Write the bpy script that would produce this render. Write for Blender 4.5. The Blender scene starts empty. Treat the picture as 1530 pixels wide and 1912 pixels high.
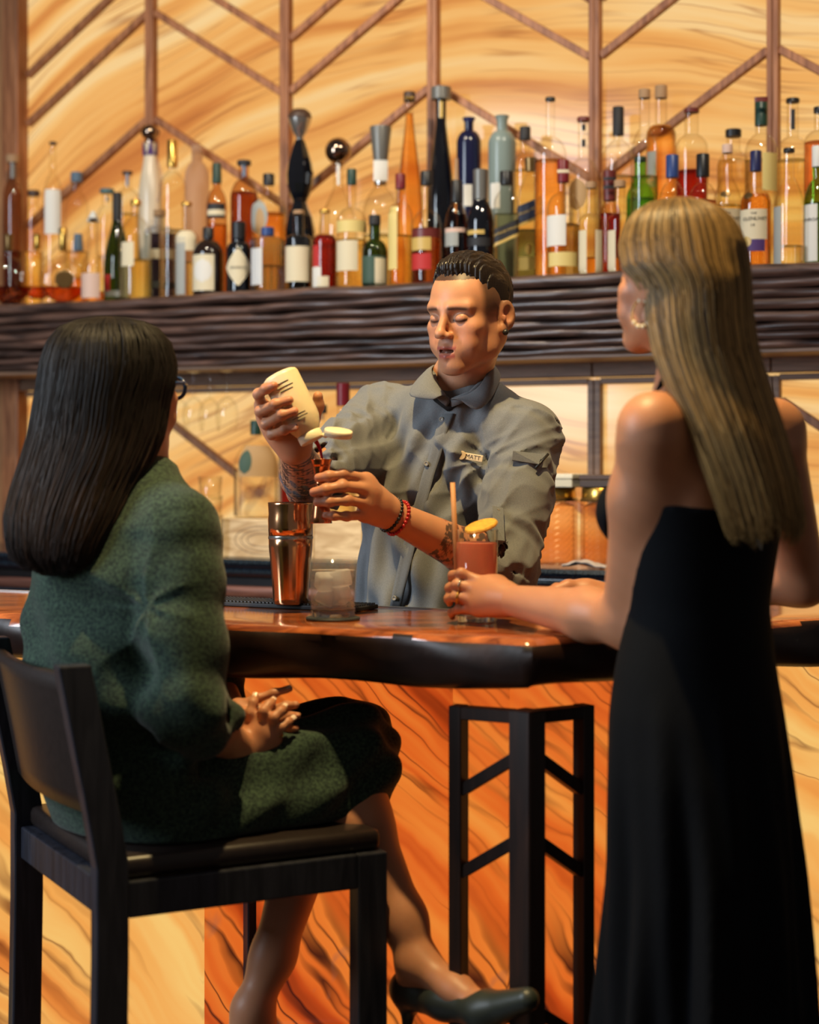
import bpy, bmesh, math, random
import numpy as np
from mathutils import Vector, Matrix

# ------------------------------------------------------------------ camera, world, lights, exposure
SC = bpy.context.scene
COL = SC.collection
F, CX, HY, CH = 3200.0, 765.0, 863.0, 1.34       # focal length in pixels, principal column, horizon row, camera height
cam_d = bpy.data.cameras.new('camera'); cam = bpy.data.objects.new('camera', cam_d); COL.objects.link(cam)
cam.location = (0, 0, CH); cam.rotation_euler = (math.pi / 2, 0, 0)
cam_d.sensor_fit = 'VERTICAL'; cam_d.sensor_height = 36; cam_d.sensor_width = 36 * 1530 / 1912
cam_d.lens = F / 1912 * 36; cam_d.shift_y = -(956 - HY) / 1912
cam_d.clip_start = .05
cam_d.dof.use_dof = True; cam_d.dof.focus_distance = 3.28; cam_d.dof.aperture_fstop = 2.4
SC.camera = cam
SC.view_settings.view_transform = 'Standard'; SC.view_settings.look = 'None'
SC.view_settings.gamma = 1; SC.view_settings.use_curve_mapping = False
SC.view_settings.exposure = 0.0
try:
    SC.cycles.use_denoising = True
    SC.cycles.max_bounces = 10; SC.cycles.transparent_max_bounces = 24; SC.cycles.transmission_bounces = 8
    SC.cycles.caustics_reflective = False; SC.cycles.caustics_refractive = False
    SC.cycles.sample_clamp_indirect = 4.0
except Exception:
    pass
wld = bpy.data.worlds.new('room_ambient'); SC.world = wld; wld.use_nodes = True
wld.node_tree.nodes['Background'].inputs[0].default_value = (.55, .47, .42, 1)
wld.node_tree.nodes['Background'].inputs[1].default_value = .16

def light(name, kind, loc, target, energy, color, **kw):
    d = bpy.data.lights.new(name, kind); d.energy = energy; d.color = color
    for k, v in kw.items(): setattr(d, k, v)
    o = bpy.data.objects.new(name, d); COL.objects.link(o); o.location = loc
    o.rotation_euler = (Vector(target) - Vector(loc)).to_track_quat('-Z', 'Y').to_euler()
    return o
# daylight through the tall window on the left side of the room, behind the guests
light('window_daylight', 'AREA', (-2.7, 2.05, 2.25), (.1, 3.3, 1.55), 85, (.78, .89, 1.0), shape='RECTANGLE', size=.9, size_y=1.7)
# warm ceiling downlight over the bar, then two fill spots added for the shelf
light('bar_downlight', 'SPOT', (-.16, 2.46, 3.3), (-.10, 3.02, 1.25), 320, (1.0, .72, .32), spot_size=1.25, spot_blend=.35, shadow_soft_size=.03)
light('shelf_fill_spot_1', 'SPOT', (-.75, 3.55, 3.25), (-.55, 4.75, 1.95), 75, (1.0, .86, .66), spot_size=1.5, spot_blend=.6, shadow_soft_size=.06)  # added spot, no known lamp: brightens bottle labels and mantle on the left
light('shelf_fill_spot_2', 'SPOT', (.65, 3.05, 3.25), (.55, 4.3, 1.95), 75, (1.0, .86, .66), spot_size=1.5, spot_blend=.6, shadow_soft_size=.06)  # second added spot, brightens the right half of the shelf

# ------------------------------------------------------------------ layout helpers
TA = .514; AW = math.atan(TA); CA, SA = math.cos(AW), math.sin(AW)     # the back bar and the bar run at 27 degrees
DW = 4.85
def wpt(t, n, z):            # along the wall, out of the wall, up
    return Vector((t * CA - n * SA, DW - t * SA - n * CA, z))
def wall_t(px, n):
    u = (px - CX) / F; d = (DW - n / CA) / (1 + TA * u)
    # point on the plane n in front of the wall
    X = u * d
    return X * CA - (d - DW) * SA, d
def P(px, py, d):
    return Vector(((px - CX) / F * d, d, CH + (HY - py) / F * d))

# ------------------------------------------------------------------ materials
MATS = {}
def S(r, g, b):              # sRGB 0..255 -> linear
    f = lambda c: (c / 12.92 if c <= .04045 else ((c + .055) / 1.055) ** 2.4)
    return (f(r / 255), f(g / 255), f(b / 255), 1)
def new_mat(name):
    m = bpy.data.materials.new(name); m.use_nodes = True
    nt = m.node_tree; nt.nodes.clear()
    out = nt.nodes.new('ShaderNodeOutputMaterial')
    return m, nt, out
def N(nt, kind, **kw):
    n = nt.nodes.new(kind)
    for k, v in kw.items():
        if k == 'i':
            for a, b in v.items(): n.inputs[a].default_value = b
        else: setattr(n, k, v)
    return n
def ramp(nt, fac, stops, interp='LINEAR'):
    r = nt.nodes.new('ShaderNodeValToRGB'); r.color_ramp.interpolation = interp
    e = r.color_ramp.elements
    while len(e) < len(stops): e.new(.5)
    for i, (p, c) in enumerate(stops): e[i].position = p; e[i].color = c
    nt.links.new(fac, r.inputs[0]); return r.outputs[0]
def plain(name, col, rough=.5, metal=0, noise=0, nscale=20, bump=0, sheen=0, spec=.5, coat=0, alpha=None, sss=0, bscale=None):
    if name in MATS: return MATS[name]
    m, nt, out = new_mat(name)
    b = N(nt, 'ShaderNodeBsdfPrincipled', i={'Base Color': col, 'Roughness': rough, 'Metallic': metal, 'Specular IOR Level': spec, 'Coat Weight': coat, 'Sheen Weight': sheen})
    if sss: b.inputs['Subsurface Weight'].default_value = sss; b.inputs['Subsurface Radius'].default_value = (.012, .005, .003); b.inputs['Subsurface Scale'].default_value = 1
    if noise or bump:
        tc = N(nt, 'ShaderNodeTexCoord'); nz = N(nt, 'ShaderNodeTexNoise', i={'Scale': nscale, 'Detail': 5})
        nt.links.new(tc.outputs['Object'], nz.inputs['Vector'])
        if noise:
            c2 = tuple(x * (1 - noise) for x in col[:3]) + (1,); c3 = tuple(min(1, x * (1 + noise)) for x in col[:3]) + (1,)
            nt.links.new(ramp(nt, nz.outputs['Fac'], [(.3, c2), (.7, c3)]), b.inputs['Base Color'])
        if bump:
            n2 = nz
            if bscale:
                n2 = N(nt, 'ShaderNodeTexNoise', i={'Scale': bscale, 'Detail': 3}); nt.links.new(tc.outputs['Object'], n2.inputs['Vector'])
            bp = N(nt, 'ShaderNodeBump', i={'Strength': bump, 'Distance': .003})
            nt.links.new(n2.outputs['Fac'], bp.inputs['Height']); nt.links.new(bp.outputs['Normal'], b.inputs['Normal'])
    nt.links.new(b.outputs[0], out.inputs[0])
    MATS[name] = m; return m
def wood(name, dark, light_, scale=(1.2, 14, 14), rough=.45, bump=.25, coat=0, detail=6):
    if name in MATS: return MATS[name]
    m, nt, out = new_mat(name)
    b = N(nt, 'ShaderNodeBsdfPrincipled', i={'Roughness': rough, 'Coat Weight': coat, 'Coat Roughness': .12})
    tc = N(nt, 'ShaderNodeTexCoord'); mp = N(nt, 'ShaderNodeMapping', i={'Scale': scale})
    nt.links.new(tc.outputs['Object'], mp.inputs['Vector'])
    nz = N(nt, 'ShaderNodeTexNoise', i={'Scale': 4, 'Detail': detail, 'Distortion': 1.2}); nt.links.new(mp.outputs[0], nz.inputs['Vector'])
    nt.links.new(ramp(nt, nz.outputs['Fac'], [(.32, dark), (.68, light_)]), b.inputs['Base Color'])
    bp = N(nt, 'ShaderNodeBump', i={'Strength': bump, 'Distance': .004}); nt.links.new(nz.outputs['Fac'], bp.inputs['Height'])
    nt.links.new(bp.outputs['Normal'], b.inputs['Normal'])
    nt.links.new(b.outputs[0], out.inputs[0]); MATS[name] = m; return m
def onyx(name, stops, veins, strength=1.0, tilt=.35, warp=.30, bands=(.55, 1, 5.5), vein_scale=9, vein_amt=.8, blotch=None, arch=0, x0=0, fine=.012):
    """back-lit banded stone: every panel is a lamp, its bands are the stone's own"""
    if name in MATS: return MATS[name]
    m, nt, out = new_mat(name); L = nt.links.new
    tc = N(nt, 'ShaderNodeTexCoord')
    w = N(nt, 'ShaderNodeTexNoise', i={'Scale': 1.1, 'Detail': 1.0}); L(tc.outputs['Object'], w.inputs['Vector'])
    w2 = N(nt, 'ShaderNodeTexNoise', i={'Scale': 9.0, 'Detail': 2.0}); L(tc.outputs['Object'], w2.inputs['Vector'])
    sx = N(nt, 'ShaderNodeSeparateXYZ'); L(tc.outputs['Object'], sx.inputs[0])
    def ma(op, a, b, c=None):
        n = N(nt, 'ShaderNodeMath', operation=op)
        for k, v in enumerate((a, b, c)):
            if v is None: continue
            if isinstance(v, (int, float)): n.inputs[k].default_value = v
            else: L(v, n.inputs[k])
        return n.outputs[0]
    h = ma('MULTIPLY_ADD', sx.outputs['X'], tilt, sx.outputs['Z'])
    if arch:
        dx = ma('SUBTRACT', sx.outputs['X'], x0); h = ma('MULTIPLY_ADD', ma('MULTIPLY', dx, dx), arch, h)
    h = ma('MULTIPLY_ADD', w.outputs['Fac'], warp * 2, h)
    h = ma('MULTIPLY_ADD', w2.outputs['Fac'], fine, h)
    cb = N(nt, 'ShaderNodeCombineXYZ'); L(ma('MULTIPLY', sx.outputs['X'], bands[0]), cb.inputs[0]); L(ma('MULTIPLY', h, bands[2]), cb.inputs[2])
    bn = N(nt, 'ShaderNodeTexNoise', i={'Scale': 1.6, 'Detail': 3.5, 'Roughness': .5}); L(cb.outputs[0], bn.inputs['Vector'])
    col = ramp(nt, bn.outputs['Fac'], stops)
    cv = N(nt, 'ShaderNodeCombineXYZ'); L(ma('MULTIPLY', sx.outputs['X'], bands[0] * .8), cv.inputs[0]); L(ma('MULTIPLY', h, bands[2] * 1.0), cv.inputs[2])
    vn = N(nt, 'ShaderNodeTexNoise', i={'Scale': vein_scale * .35, 'Detail': 1.5, 'Roughness': .5}); L(cv.outputs[0], vn.inputs['Vector'])
    # thin veins where the noise crosses its middle
    va = ma('ABSOLUTE', ma('SUBTRACT', vn.outputs['Fac'], .5), 0)
    vm = N(nt, 'ShaderNodeMapRange', i={'From Min': .0, 'From Max': .035, 'To Min': vein_amt, 'To Max': 0}); L(va, vm.inputs[0])
    gate = N(nt, 'ShaderNodeTexNoise', i={'Scale': 2.6, 'Detail': 1}); L(tc.outputs['Object'], gate.inputs['Vector'])
    gm = N(nt, 'ShaderNodeMapRange', i={'From Min': .42, 'From Max': .62}); L(gate.outputs['Fac'], gm.inputs[0])
    mx = N(nt, 'ShaderNodeMix', data_type='RGBA'); L(ma('MULTIPLY', vm.outputs[0], gm.outputs[0]), mx.inputs[0]); L(col, mx.inputs[6]); mx.inputs[7].default_value = veins
    last = mx.outputs[2]
    if blotch:
        bl = N(nt, 'ShaderNodeTexNoise', i={'Scale': 3.1, 'Detail': 4, 'Distortion': 1.5}); L(tc.outputs['Object'], bl.inputs['Vector'])
        bm_ = N(nt, 'ShaderNodeMapRange', i={'From Min': .64, 'From Max': .72, 'To Max': .75}); L(bl.outputs['Fac'], bm_.inputs[0])
        m2 = N(nt, 'ShaderNodeMix', data_type='RGBA'); L(bm_.outputs[0], m2.inputs[0]); L(last, m2.inputs[6]); m2.inputs[7].default_value = blotch
        last = m2.outputs[2]
    e = N(nt, 'ShaderNodeEmission', i={'Strength': strength}); L(last, e.inputs[0])
    g = N(nt, 'ShaderNodeBsdfGlossy', i={'Roughness': .12, 'Color': (.9, .9, .9, 1)})
    fr = N(nt, 'ShaderNodeFresnel', i={'IOR': 1.35}); mxs = N(nt, 'ShaderNodeMixShader')
    L(fr.outputs[0], mxs.inputs[0]); L(e.outputs[0], mxs.inputs[1]); L(g.outputs[0], mxs.inputs[2])
    L(mxs.outputs[0], out.inputs[0]); MATS[name] = m; return m
def glass(name, tint=(1, 1, 1), edge=(.45, .38, .30), gloss=.05, edge_pow=.55):
    """thin bottle glass: clear face-on, deeper where the wall of the bottle is seen edge-on"""
    if name in MATS: return MATS[name]
    m, nt, out = new_mat(name); L = nt.links.new
    lw = N(nt, 'ShaderNodeLayerWeight', i={'Blend': .35})
    pw = N(nt, 'ShaderNodeMath', operation='POWER'); pw.inputs[1].default_value = 2.2; L(lw.outputs['Facing'], pw.inputs[0])
    mx = N(nt, 'ShaderNodeMix', data_type='RGBA'); L(pw.outputs[0], mx.inputs[0])
    mx.inputs[6].default_value = (*tint[:3], 1); mx.inputs[7].default_value = (tint[0] * edge[0], tint[1] * edge[1], tint[2] * edge[2], 1)
    tr = N(nt, 'ShaderNodeBsdfTransparent'); L(mx.outputs[2], tr.inputs[0])
    gl = N(nt, 'ShaderNodeBsdfGlossy', i={'Roughness': gloss, 'Color': (1, 1, 1, 1)})
    fr = N(nt, 'ShaderNodeFresnel', i={'IOR': 1.5}); ms = N(nt, 'ShaderNodeMixShader')
    ge = N(nt, 'ShaderNodeNewGeometry'); inv = N(nt, 'ShaderNodeMath', operation='SUBTRACT'); inv.inputs[0].default_value = 1; L(ge.outputs['Backfacing'], inv.inputs[1])
    mu = N(nt, 'ShaderNodeMath', operation='MULTIPLY'); L(fr.outputs[0], mu.inputs[0]); L(inv.outputs[0], mu.inputs[1])
    L(mu.outputs[0], ms.inputs[0]); L(tr.outputs[0], ms.inputs[1]); L(gl.outputs[0], ms.inputs[2])
    L(ms.outputs[0], out.inputs[0]); MATS[name] = m; return m
def liquid(name, col, ior=1.33, rough=0):
    if name in MATS: return MATS[name]
    m, nt, out = new_mat(name)
    g = N(nt, 'ShaderNodeBsdfRefraction', i={'Color': col, 'Roughness': rough, 'IOR': ior})
    t = N(nt, 'ShaderNodeBsdfTransparent', i={'Color': col}); ms = N(nt, 'ShaderNodeMixShader', i={0: .45})
    nt.links.new(g.outputs[0], ms.inputs[1]); nt.links.new(t.outputs[0], ms.inputs[2])
    nt.links.new(ms.outputs[0], out.inputs[0]); MATS[name] = m; return m

# ------------------------------------------------------------------ mesh helpers
def link(o, parent=None):
    COL.objects.link(o)
    if parent is not None: o.parent = parent
    return o
def mk(name, verts, faces, mat=None, parent=None, smooth=False, loc=None, rotz=0):
    me = bpy.data.meshes.new(name); me.from_pydata([tuple(v) for v in verts], [], faces); me.update()
    if smooth: me.polygons.foreach_set('use_smooth', [True] * len(me.polygons))
    if mat is not None: me.materials.append(mat)
    o = bpy.data.objects.new(name, me); link(o, parent)
    if loc is not None: o.location = loc
    o.rotation_euler = (0, 0, rotz)
    return o
def from_bm(name, bm, mat=None, parent=None, smooth=False, loc=None, rotz=0):
    bmesh.ops.recalc_face_normals(bm, faces=bm.faces)
    me = bpy.data.meshes.new(name); bm.to_mesh(me); bm.free()
    if smooth: me.polygons.foreach_set('use_smooth', [True] * len(me.polygons))
    if mat is not None: me.materials.append(mat)
    o = bpy.data.objects.new(name, me); link(o, parent)
    if loc is not None: o.location = loc
    o.rotation_euler = (0, 0, rotz)
    return o
def thing(name, label, cat, loc=(0, 0, 0), rotz=0, group=None):
    o = bpy.data.objects.new(name, None); COL.objects.link(o); o.empty_display_size = .05
    o.location = loc; o.rotation_euler = (0, 0, rotz); o['label'] = label; o['category'] = cat
    if group: o['group'] = group
    return o
def struct(name, loc=(0, 0, 0), rotz=0, label=None):
    o = bpy.data.objects.new(name, None); COL.objects.link(o); o.empty_display_size = .05
    o.location = loc; o.rotation_euler = (0, 0, rotz); o['kind'] = 'structure'
    if label: o['label'] = label
    return o
def tag(o, label, cat, group=None):
    o['label'] = label; o['category'] = cat
    if group: o['group'] = group
    return o
def box_bm(sx, sy, sz, c=(0, 0, 0), bevel=0, seg=2):
    bm = bmesh.new(); bmesh.ops.create_cube(bm, size=1)
    for v in bm.verts: v.co = Vector((v.co.x * sx + c[0], v.co.y * sy + c[1], v.co.z * sz + c[2]))
    if bevel: bmesh.ops.bevel(bm, geom=list(bm.edges), offset=bevel, segments=seg, affect='EDGES', profile=.5)
    return bm
def box(name, size, c, mat, parent=None, bevel=.002, loc=None, rotz=0, smooth=False):
    return from_bm(name, box_bm(*size, c, bevel), mat, parent, smooth, loc, rotz)
def lathe_data(prof, seg=32, sx=1, sy=1, p=2.0, cap0=True, cap1=True, off=(0, 0, 0)):
    """prof: (r, z) from the foot up; p > 2 squares the section"""
    V, Fc = [], []
    for r, z in prof:
        for k in range(seg):
            a = 2 * math.pi * k / seg + (math.pi / seg if p > 2 else 0); c, s = math.cos(a), math.sin(a)
            q = 1.0 if p == 2 else (abs(c) ** p + abs(s) ** p) ** (-1 / p)
            V.append((r * q * c * sx + off[0], r * q * s * sy + off[1], z + off[2]))
    for i in range(len(prof) - 1):
        for k in range(seg):
            a, b = i * seg + k, i * seg + (k + 1) % seg
            Fc.append((a, b, b + seg, a + seg))
    if cap0: Fc.append(tuple(range(seg - 1, -1, -1)))
    if cap1: Fc.append(tuple(range((len(prof) - 1) * seg, len(prof) * seg)))
    return V, Fc
def lathe(name, prof, mat, parent=None, seg=32, **kw):
    loc = kw.pop('loc', None); rotz = kw.pop('rotz', 0)
    V, Fc = lathe_data(prof, seg, **kw)
    o = mk(name, V, Fc, mat, parent, True, loc, rotz)
    try: o.data.set_sharp_from_angle(angle=.7)
    except Exception: pass
    return o
def tube(name, pts, rad, mat, parent=None, seg=10, closed=False):
    pts = [Vector(p) for p in pts]; n = len(pts); V, Fc = [], []
    rads = rad if isinstance(rad, (list, tuple)) else [rad] * n
    ref = Vector((0, 0, 1))
    prev = None
    for i, p in enumerate(pts):
        a = pts[i - 1] if (i > 0 or closed) else p; b = pts[(i + 1) % n] if (i < n - 1 or closed) else p
        t = (b - a).normalized()
        if prev is None: s = t.cross(ref if abs(t.z) < .95 else Vector((1, 0, 0))).normalized()
        else: s = (prev - t * prev.dot(t)).normalized()
        prev = s; w = t.cross(s)
        for k in range(seg):
            an = 2 * math.pi * k / seg
            V.append(p + (s * math.cos(an) + w * math.sin(an)) * rads[i])
    m = n if closed else n - 1
    for i in range(m):
        for k in range(seg):
            a, b = i * seg + k, i * seg + (k + 1) % seg; j = ((i + 1) % n) * seg
            Fc.append((a, b, j + (k + 1) % seg, j + k))
    if not closed:
        Fc.append(tuple(range(seg - 1, -1, -1))); Fc.append(tuple(range((n - 1) * seg, n * seg)))
    return mk(name, V, Fc, mat, parent, True)
def sweep(name, prof, path, mat, parent=None, smooth=True, wob=None, rotz=0, loc=None):
    """prof: list of (out, z); path: list of (origin xy, outward xy, k). One closed prism-like mesh along the path."""
    V, Fc = [], []; m = len(prof)
    for i, (o, n, s) in enumerate(path):
        for j, (a, z) in enumerate(prof):
            da, dz = wob(i, j, s) if wob else (0, 0)
            V.append((o[0] + n[0] * (a + da), o[1] + n[1] * (a + da), z + dz))
    for i in range(len(path) - 1):
        for j in range(m):
            a, b = i * m + j, i * m + (j + 1) % m
            Fc.append((a, a + m, b + m, b))
    Fc.append(tuple(range(m))); Fc.append(tuple(range((len(path) - 1) * m, len(path) * m))[::-1])
    bm = bmesh.new(); vs = [bm.verts.new(v) for v in V]
    for f in Fc: bm.faces.new([vs[k] for k in f])
    o = from_bm(name, bm, mat, parent, smooth, loc, rotz)
    if smooth:
        try: o.data.set_sharp_from_angle(angle=.9)
        except Exception: pass
    return o
def text_data(s, size, font_shear=0, align='CENTER', spacing=1.0):
    c = bpy.data.curves.new('lettering_curve', 'FONT'); c.body = s; c.size = size; c.align_x = align; c.align_y = 'CENTER'; c.shear = font_shear
    c.space_character = spacing; c.resolution_u = 2
    o = bpy.data.objects.new('lettering_tmp', c); COL.objects.link(o)
    dg = bpy.context.evaluated_depsgraph_get(); me = o.evaluated_get(dg).to_mesh()
    V = [v.co.copy() for v in me.vertices]; Fc = [tuple(p.vertices) for p in me.polygons]
    o.evaluated_get(dg).to_mesh_clear(); bpy.data.objects.remove(o); bpy.data.curves.remove(c)
    return V, Fc
random.seed(7)
# ------------------------------------------------------------------ the setting: floor, back wall of back-lit onyx, mantle shelf, back counter
M_frame = wood('frame_wood', S(128, 76, 46), S(186, 124, 82), (14, 14, 1.2), .5, .12)
M_frame2 = wood('frame_wood_taupe', S(122, 92, 72), S(160, 124, 98), (1.2, 14, 14), .5, .12)
M_dark = wood('dark_carved_wood', S(44, 30, 26), S(118, 86, 72), (1.0, 10, 10), .38, .6, .15)
M_black = plain('black_lacquer', S(22, 20, 22), .3, noise=.2)
M_on_hi = onyx('onyx_amber', [(.22, S(190, 106, 52)), (.36, S(222, 142, 72)), (.46, S(244, 174, 94)), (.56, S(252, 194, 116)), (.70, S(255, 216, 152)), (.85, S(248, 188, 108))],
               S(164, 90, 48), .96, .02, .16, (.35, 1, 7.5), 10, .70, None, .16, .45)
M_on_lo = onyx('onyx_deep_orange', [(.28, S(96, 28, 10)), (.40, S(200, 74, 22)), (.48, S(236, 108, 36)), (.58, S(248, 138, 52)), (.72, S(255, 168, 74)), (.86, S(242, 116, 42))],
               S(54, 16, 12), .90, .70, .30, (.5, 1, 4.4), 10, .95, S(150, 96, 72), .25, -.2, .05)
M_on_gold = onyx('onyx_gold', [(.24, S(190, 92, 34)), (.38, S(238, 138, 58)), (.48, S(250, 172, 84)), (.60, S(255, 204, 116)), (.74, S(255, 218, 140)), (.86, S(252, 186, 96))],
               S(110, 48, 22), .95, .45, .28, (.5, 1, 4.6), 9, .8, None, .3, -.2, .05)
M_floor = wood('floor_wood', S(40, 28, 22), S(74, 52, 40), (1, 8, 8), .4, .1)

fl = struct('floor', (0, 3, 0), -AW)
for k in range(14):
    box('floor_plank', (7, .286, .02), (0, -1.9 + k * .29, -.01), M_floor, fl, .003)

MT = [wall_t(p, .02)[0] for p in (277, 530, 808, 1110, 1440)]
W = (MT[4] - MT[0]) / 4
MT = [MT[2] + W * k for k in range(-3, 6)]            # the bay lines; index 1 is a ridge, 2 a valley ...
T_END = wall_t(38, .03)[0]                            # the wood post that closes the wall on the left
wb = struct('wall_back', (0, DW, 0), -AW, 'wall of back-lit amber onyx behind a chevron timber lattice')
lines = [T_END] + MT[1:]
for a, b in zip(lines[:-1], lines[1:]):
    box('onyx_panel', (b - a - .004, .02, 1.46), ((a + b) / 2, .012, 2.53), M_on_hi, wb, .001)
    box('onyx_panel', (b - a - .004, .02, .52), ((a + b) / 2, .012, 1.32), M_on_hi, wb, .001)
def zig(i, base):                                     # height of a chevron line on bay line i
    return base if i % 2 == 1 else base - .312
def diag(t0, z0, t1, z1, w=.021, dpt=.022):
    L = math.hypot(t1 - t0, z1 - z0); bm = box_bm(L, dpt, w, (0, 0, 0), .002, 1)
    M = Matrix.Translation(((t0 + t1) / 2, -.010, (z0 + z1) / 2)) @ Matrix.Rotation(-math.atan2(z1 - z0, t1 - t0), 4, 'Y')
    bm.transform(M); return from_bm('lattice_bar', bm, M_frame, wb)
for i, t in enumerate(MT):
    if i == 0: continue
    for s in (-1, 1):
        box('mullion', (.0145, .030, 1.44), (t + s * .0078, -.012, 2.53), M_frame, wb, .002)
        box('mullion', (.0175, .028, .50), (t + s * .0095, -.012, 1.31), M_frame2, wb, .002)
for i in range(0, len(MT) - 1):
    for base in (2.40, 2.725, 2.88, 3.20):
        z0, z1 = zig(i, base), zig(i + 1, base); t0, t1 = MT[i], MT[i + 1]
        if i == 0:
            z0 = z0 + (z1 - z0) * (T_END - t0) / (t1 - t0); t0 = T_END
        sgn = .017 / (t1 - t0)
        diag(t0 + .015, z0 + (z1 - z0) * sgn, t1 - .015, z1 - (z1 - z0) * sgn)
    for base in (1.505,):
        z0, z1 = zig(i, base), zig(i + 1, base); t0, t1 = MT[i], MT[i + 1]
        if i == 0:
            z0 = z0 + (z1 - z0) * (T_END - t0) / (t1 - t0); t0 = T_END
        if base == 1.35 and (i < 4): continue
        diag(t0 + .02, z0 + (z1 - z0) * .03, t1 - .02, z1 - (z1 - z0) * .03, .022)
# rails under the mantle and the frames of the low panels
for a, b in zip(lines[:-1], lines[1:]):
    box('rail', (b - a - .002, .045, .062), ((a + b) / 2, -.016, 1.598), M_frame2, wb, .003)
    box('rail', (b - a - .036, .028, .016), ((a + b) / 2, -.012, 1.556), M_frame2, wb, .002)
box('end_post', (.065, .06, 3.2), (T_END - .028, -.02, 1.6), M_frame, wb, .004)
for k in range(8): box('end_board', (.298, .03, 3.2), (T_END - .06 - .15 - .3 * k, .0, 1.6), wood('tan_board', S(150, 104, 66), S(190, 138, 90), (14, 14, 1.2), .5, .1), wb, .003)

# mantle shelf with stacked, worn mouldings
SHZ = 1.81; SH0, SH1 = T_END - .25, MT[-1]
sh = struct('trim_1', (0, DW, 0), -AW, 'dark carved mantle shelf carrying the bottles, edge of stacked wavy mouldings')
box('shelf_board', (SH1 - SH0, .30, .028), ((SH0 + SH1) / 2, -.15, SHZ - .014), M_dark, sh, .003)
def bead(zc, h, out, depth):
    pr = [(out - depth, zc - h / 2), (out - h * .2, zc - h / 2)]
    for k in range(7):
        a = -math.pi / 2 + math.pi * k / 6
        pr.append((out - h * .2 + math.cos(a) * h * .5, zc + math.sin(a) * h / 2))
    pr += [(out - depth, zc + h / 2)]
    return pr
rr = random.Random(3); BE = [(1.7955, .031, .315), (1.766, .026, .306), (1.741, .022, .298), (1.7165, .027, .290), (1.6895, .025, .279), (1.666, .020, .268), (1.645, .020, .256), (1.624, .020, .246)]
for bi, (zc, h, out) in enumerate(BE):
    ph = [rr.uniform(0, 6) for _ in range(6)]
    def wob(i, j, s, ph=ph, h=h):
        if j in (0, 9): return (0, 0)
        return (.0035 * math.sin(s * 5.1 + ph[0]) + .0025 * math.sin(s * 17 + ph[1]) + .0012 * math.sin(s * 43 + ph[2]),
                .0022 * math.sin(s * 6.3 + ph[3]) + .0016 * math.sin(s * 21 + ph[4]))
    path = [((SH0 + (SH1 - SH0) * i / 150, 0), (0, -1), SH0 + (SH1 - SH0) * i / 150) for i in range(151)]
    sweep('moulding', bead(zc, h, out, .12), path, M_dark, sh, True, wob)
box('soffit', (SH1 - SH0, .24, .010), ((SH0 + SH1) / 2, -.12, 1.609), M_frame2, sh, .002)

# back counter: polished dark granite over stepped timber
M_granite = plain('dark_granite', S(26, 36, 46), .14, noise=.75, nscale=160, spec=.6)
ct = thing('back_counter', 'dark polished granite back counter running under the onyx wall', 'counter', (0, DW, 0), -AW)
C0, C1 = T_END - .3, MT[-1]; CZ = 1.083
def straight(n=40): return [((C0 + (C1 - C0) * i / n, 0), (0, -1), 0) for i in range(n + 1)]
sweep('granite_top', [(.035, CZ - .05), (.455, CZ - .05), (.47, CZ - .046), (.478, CZ - .036), (.474, CZ - .026), (.485, CZ - .020), (.492, CZ - .010), (.486, CZ), (.035, CZ)], straight(), M_granite, ct)
sweep('shadow_step', [(.035, CZ - .072), (.452, CZ - .072), (.452, CZ - .051), (.035, CZ - .051)], straight(), M_black, ct)
sweep('timber_step', [(.035, CZ - .10), (.472, CZ - .10), (.478, CZ - .086), (.472, CZ - .073), (.035, CZ - .073)], straight(), wood('red_brown_wood', S(70, 38, 30), S(128, 82, 66), (1.2, 14, 14), .4, .2), ct)
sweep('granite_ledge', [(.035, CZ - .13), (.485, CZ - .13), (.492, CZ - .115), (.485, CZ - .101), (.035, CZ - .101)], straight(), M_granite, ct)
NC = 7
for k in range(NC):
    w = (C1 - C0) / NC
    box('cabinet_door', (w - .008, .40, .94), (C0 + w * (k + .5), -.24, .475), M_dark, ct, .004)

# ------------------------------------------------------------------ the guest bar: live-edge slab with a 120 degree corner, onyx front, timber bracket
E1 = Vector((-CA, SA)); E2 = Vector((math.cos(math.radians(32.8)), math.sin(math.radians(32.8))))   # away from the corner, left and right
N1 = Vector((-SA, -CA)); N2 = Vector((math.sin(math.radians(32.8)), -math.cos(math.radians(32.8))))
CORN = Vector((.186, 2.600)); BZ = 1.07
half = math.acos(max(-1, min(1, N1.dot(N2)))) / 2; NB = (N1 + N2).normalized() / math.cos(half)
path = []
for i in range(90, 0, -1): s = i * .019; path.append((CORN + E1 * s, N1, -s))
path.append((CORN, NB, 0))
for i in range(1, 70): s = i * .019; path.append((CORN + E2 * s, N2, s))
SP = [(-.405, .992), (-.12, .988), (-.045, .986), (-.022, .989), (-.008, .998), (-.002, 1.012), (.003, 1.030), (.002, 1.048), (-.003, 1.060), (-.010, 1.0675), (-.020, BZ), (-.12, BZ), (-.405, BZ)]
def slab_w(i, j, s):
    if j in (0, 11, 12) or j == 1: return (0, 0)
    k = 1 if j in (4, 5, 6, 7) else .7
    return (k * (.008 * math.sin(s * 6.0 + .6) + .006 * math.sin(s * 14 + 2 + j * .2) + .003 * math.sin(s * 37 + j) - .006),
            (.007 * math.sin(s * 4.2 + .5) + .004 * math.sin(s * 15 + j * .4)) if j in (2, 3, 4, 5) else 0)
M_slab = wood('bar_slab_wood', S(112, 54, 28), S(206, 116, 62), (2.0, 7, 9), .16, .06, .7)
bar = thing('bar', 'polished live-edge wooden bar with glowing orange onyx front, turning a corner', 'bar', (0, 0, 0))
th = math.tan(half); V, Fc, m_ = [], [], len(SP)
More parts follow.
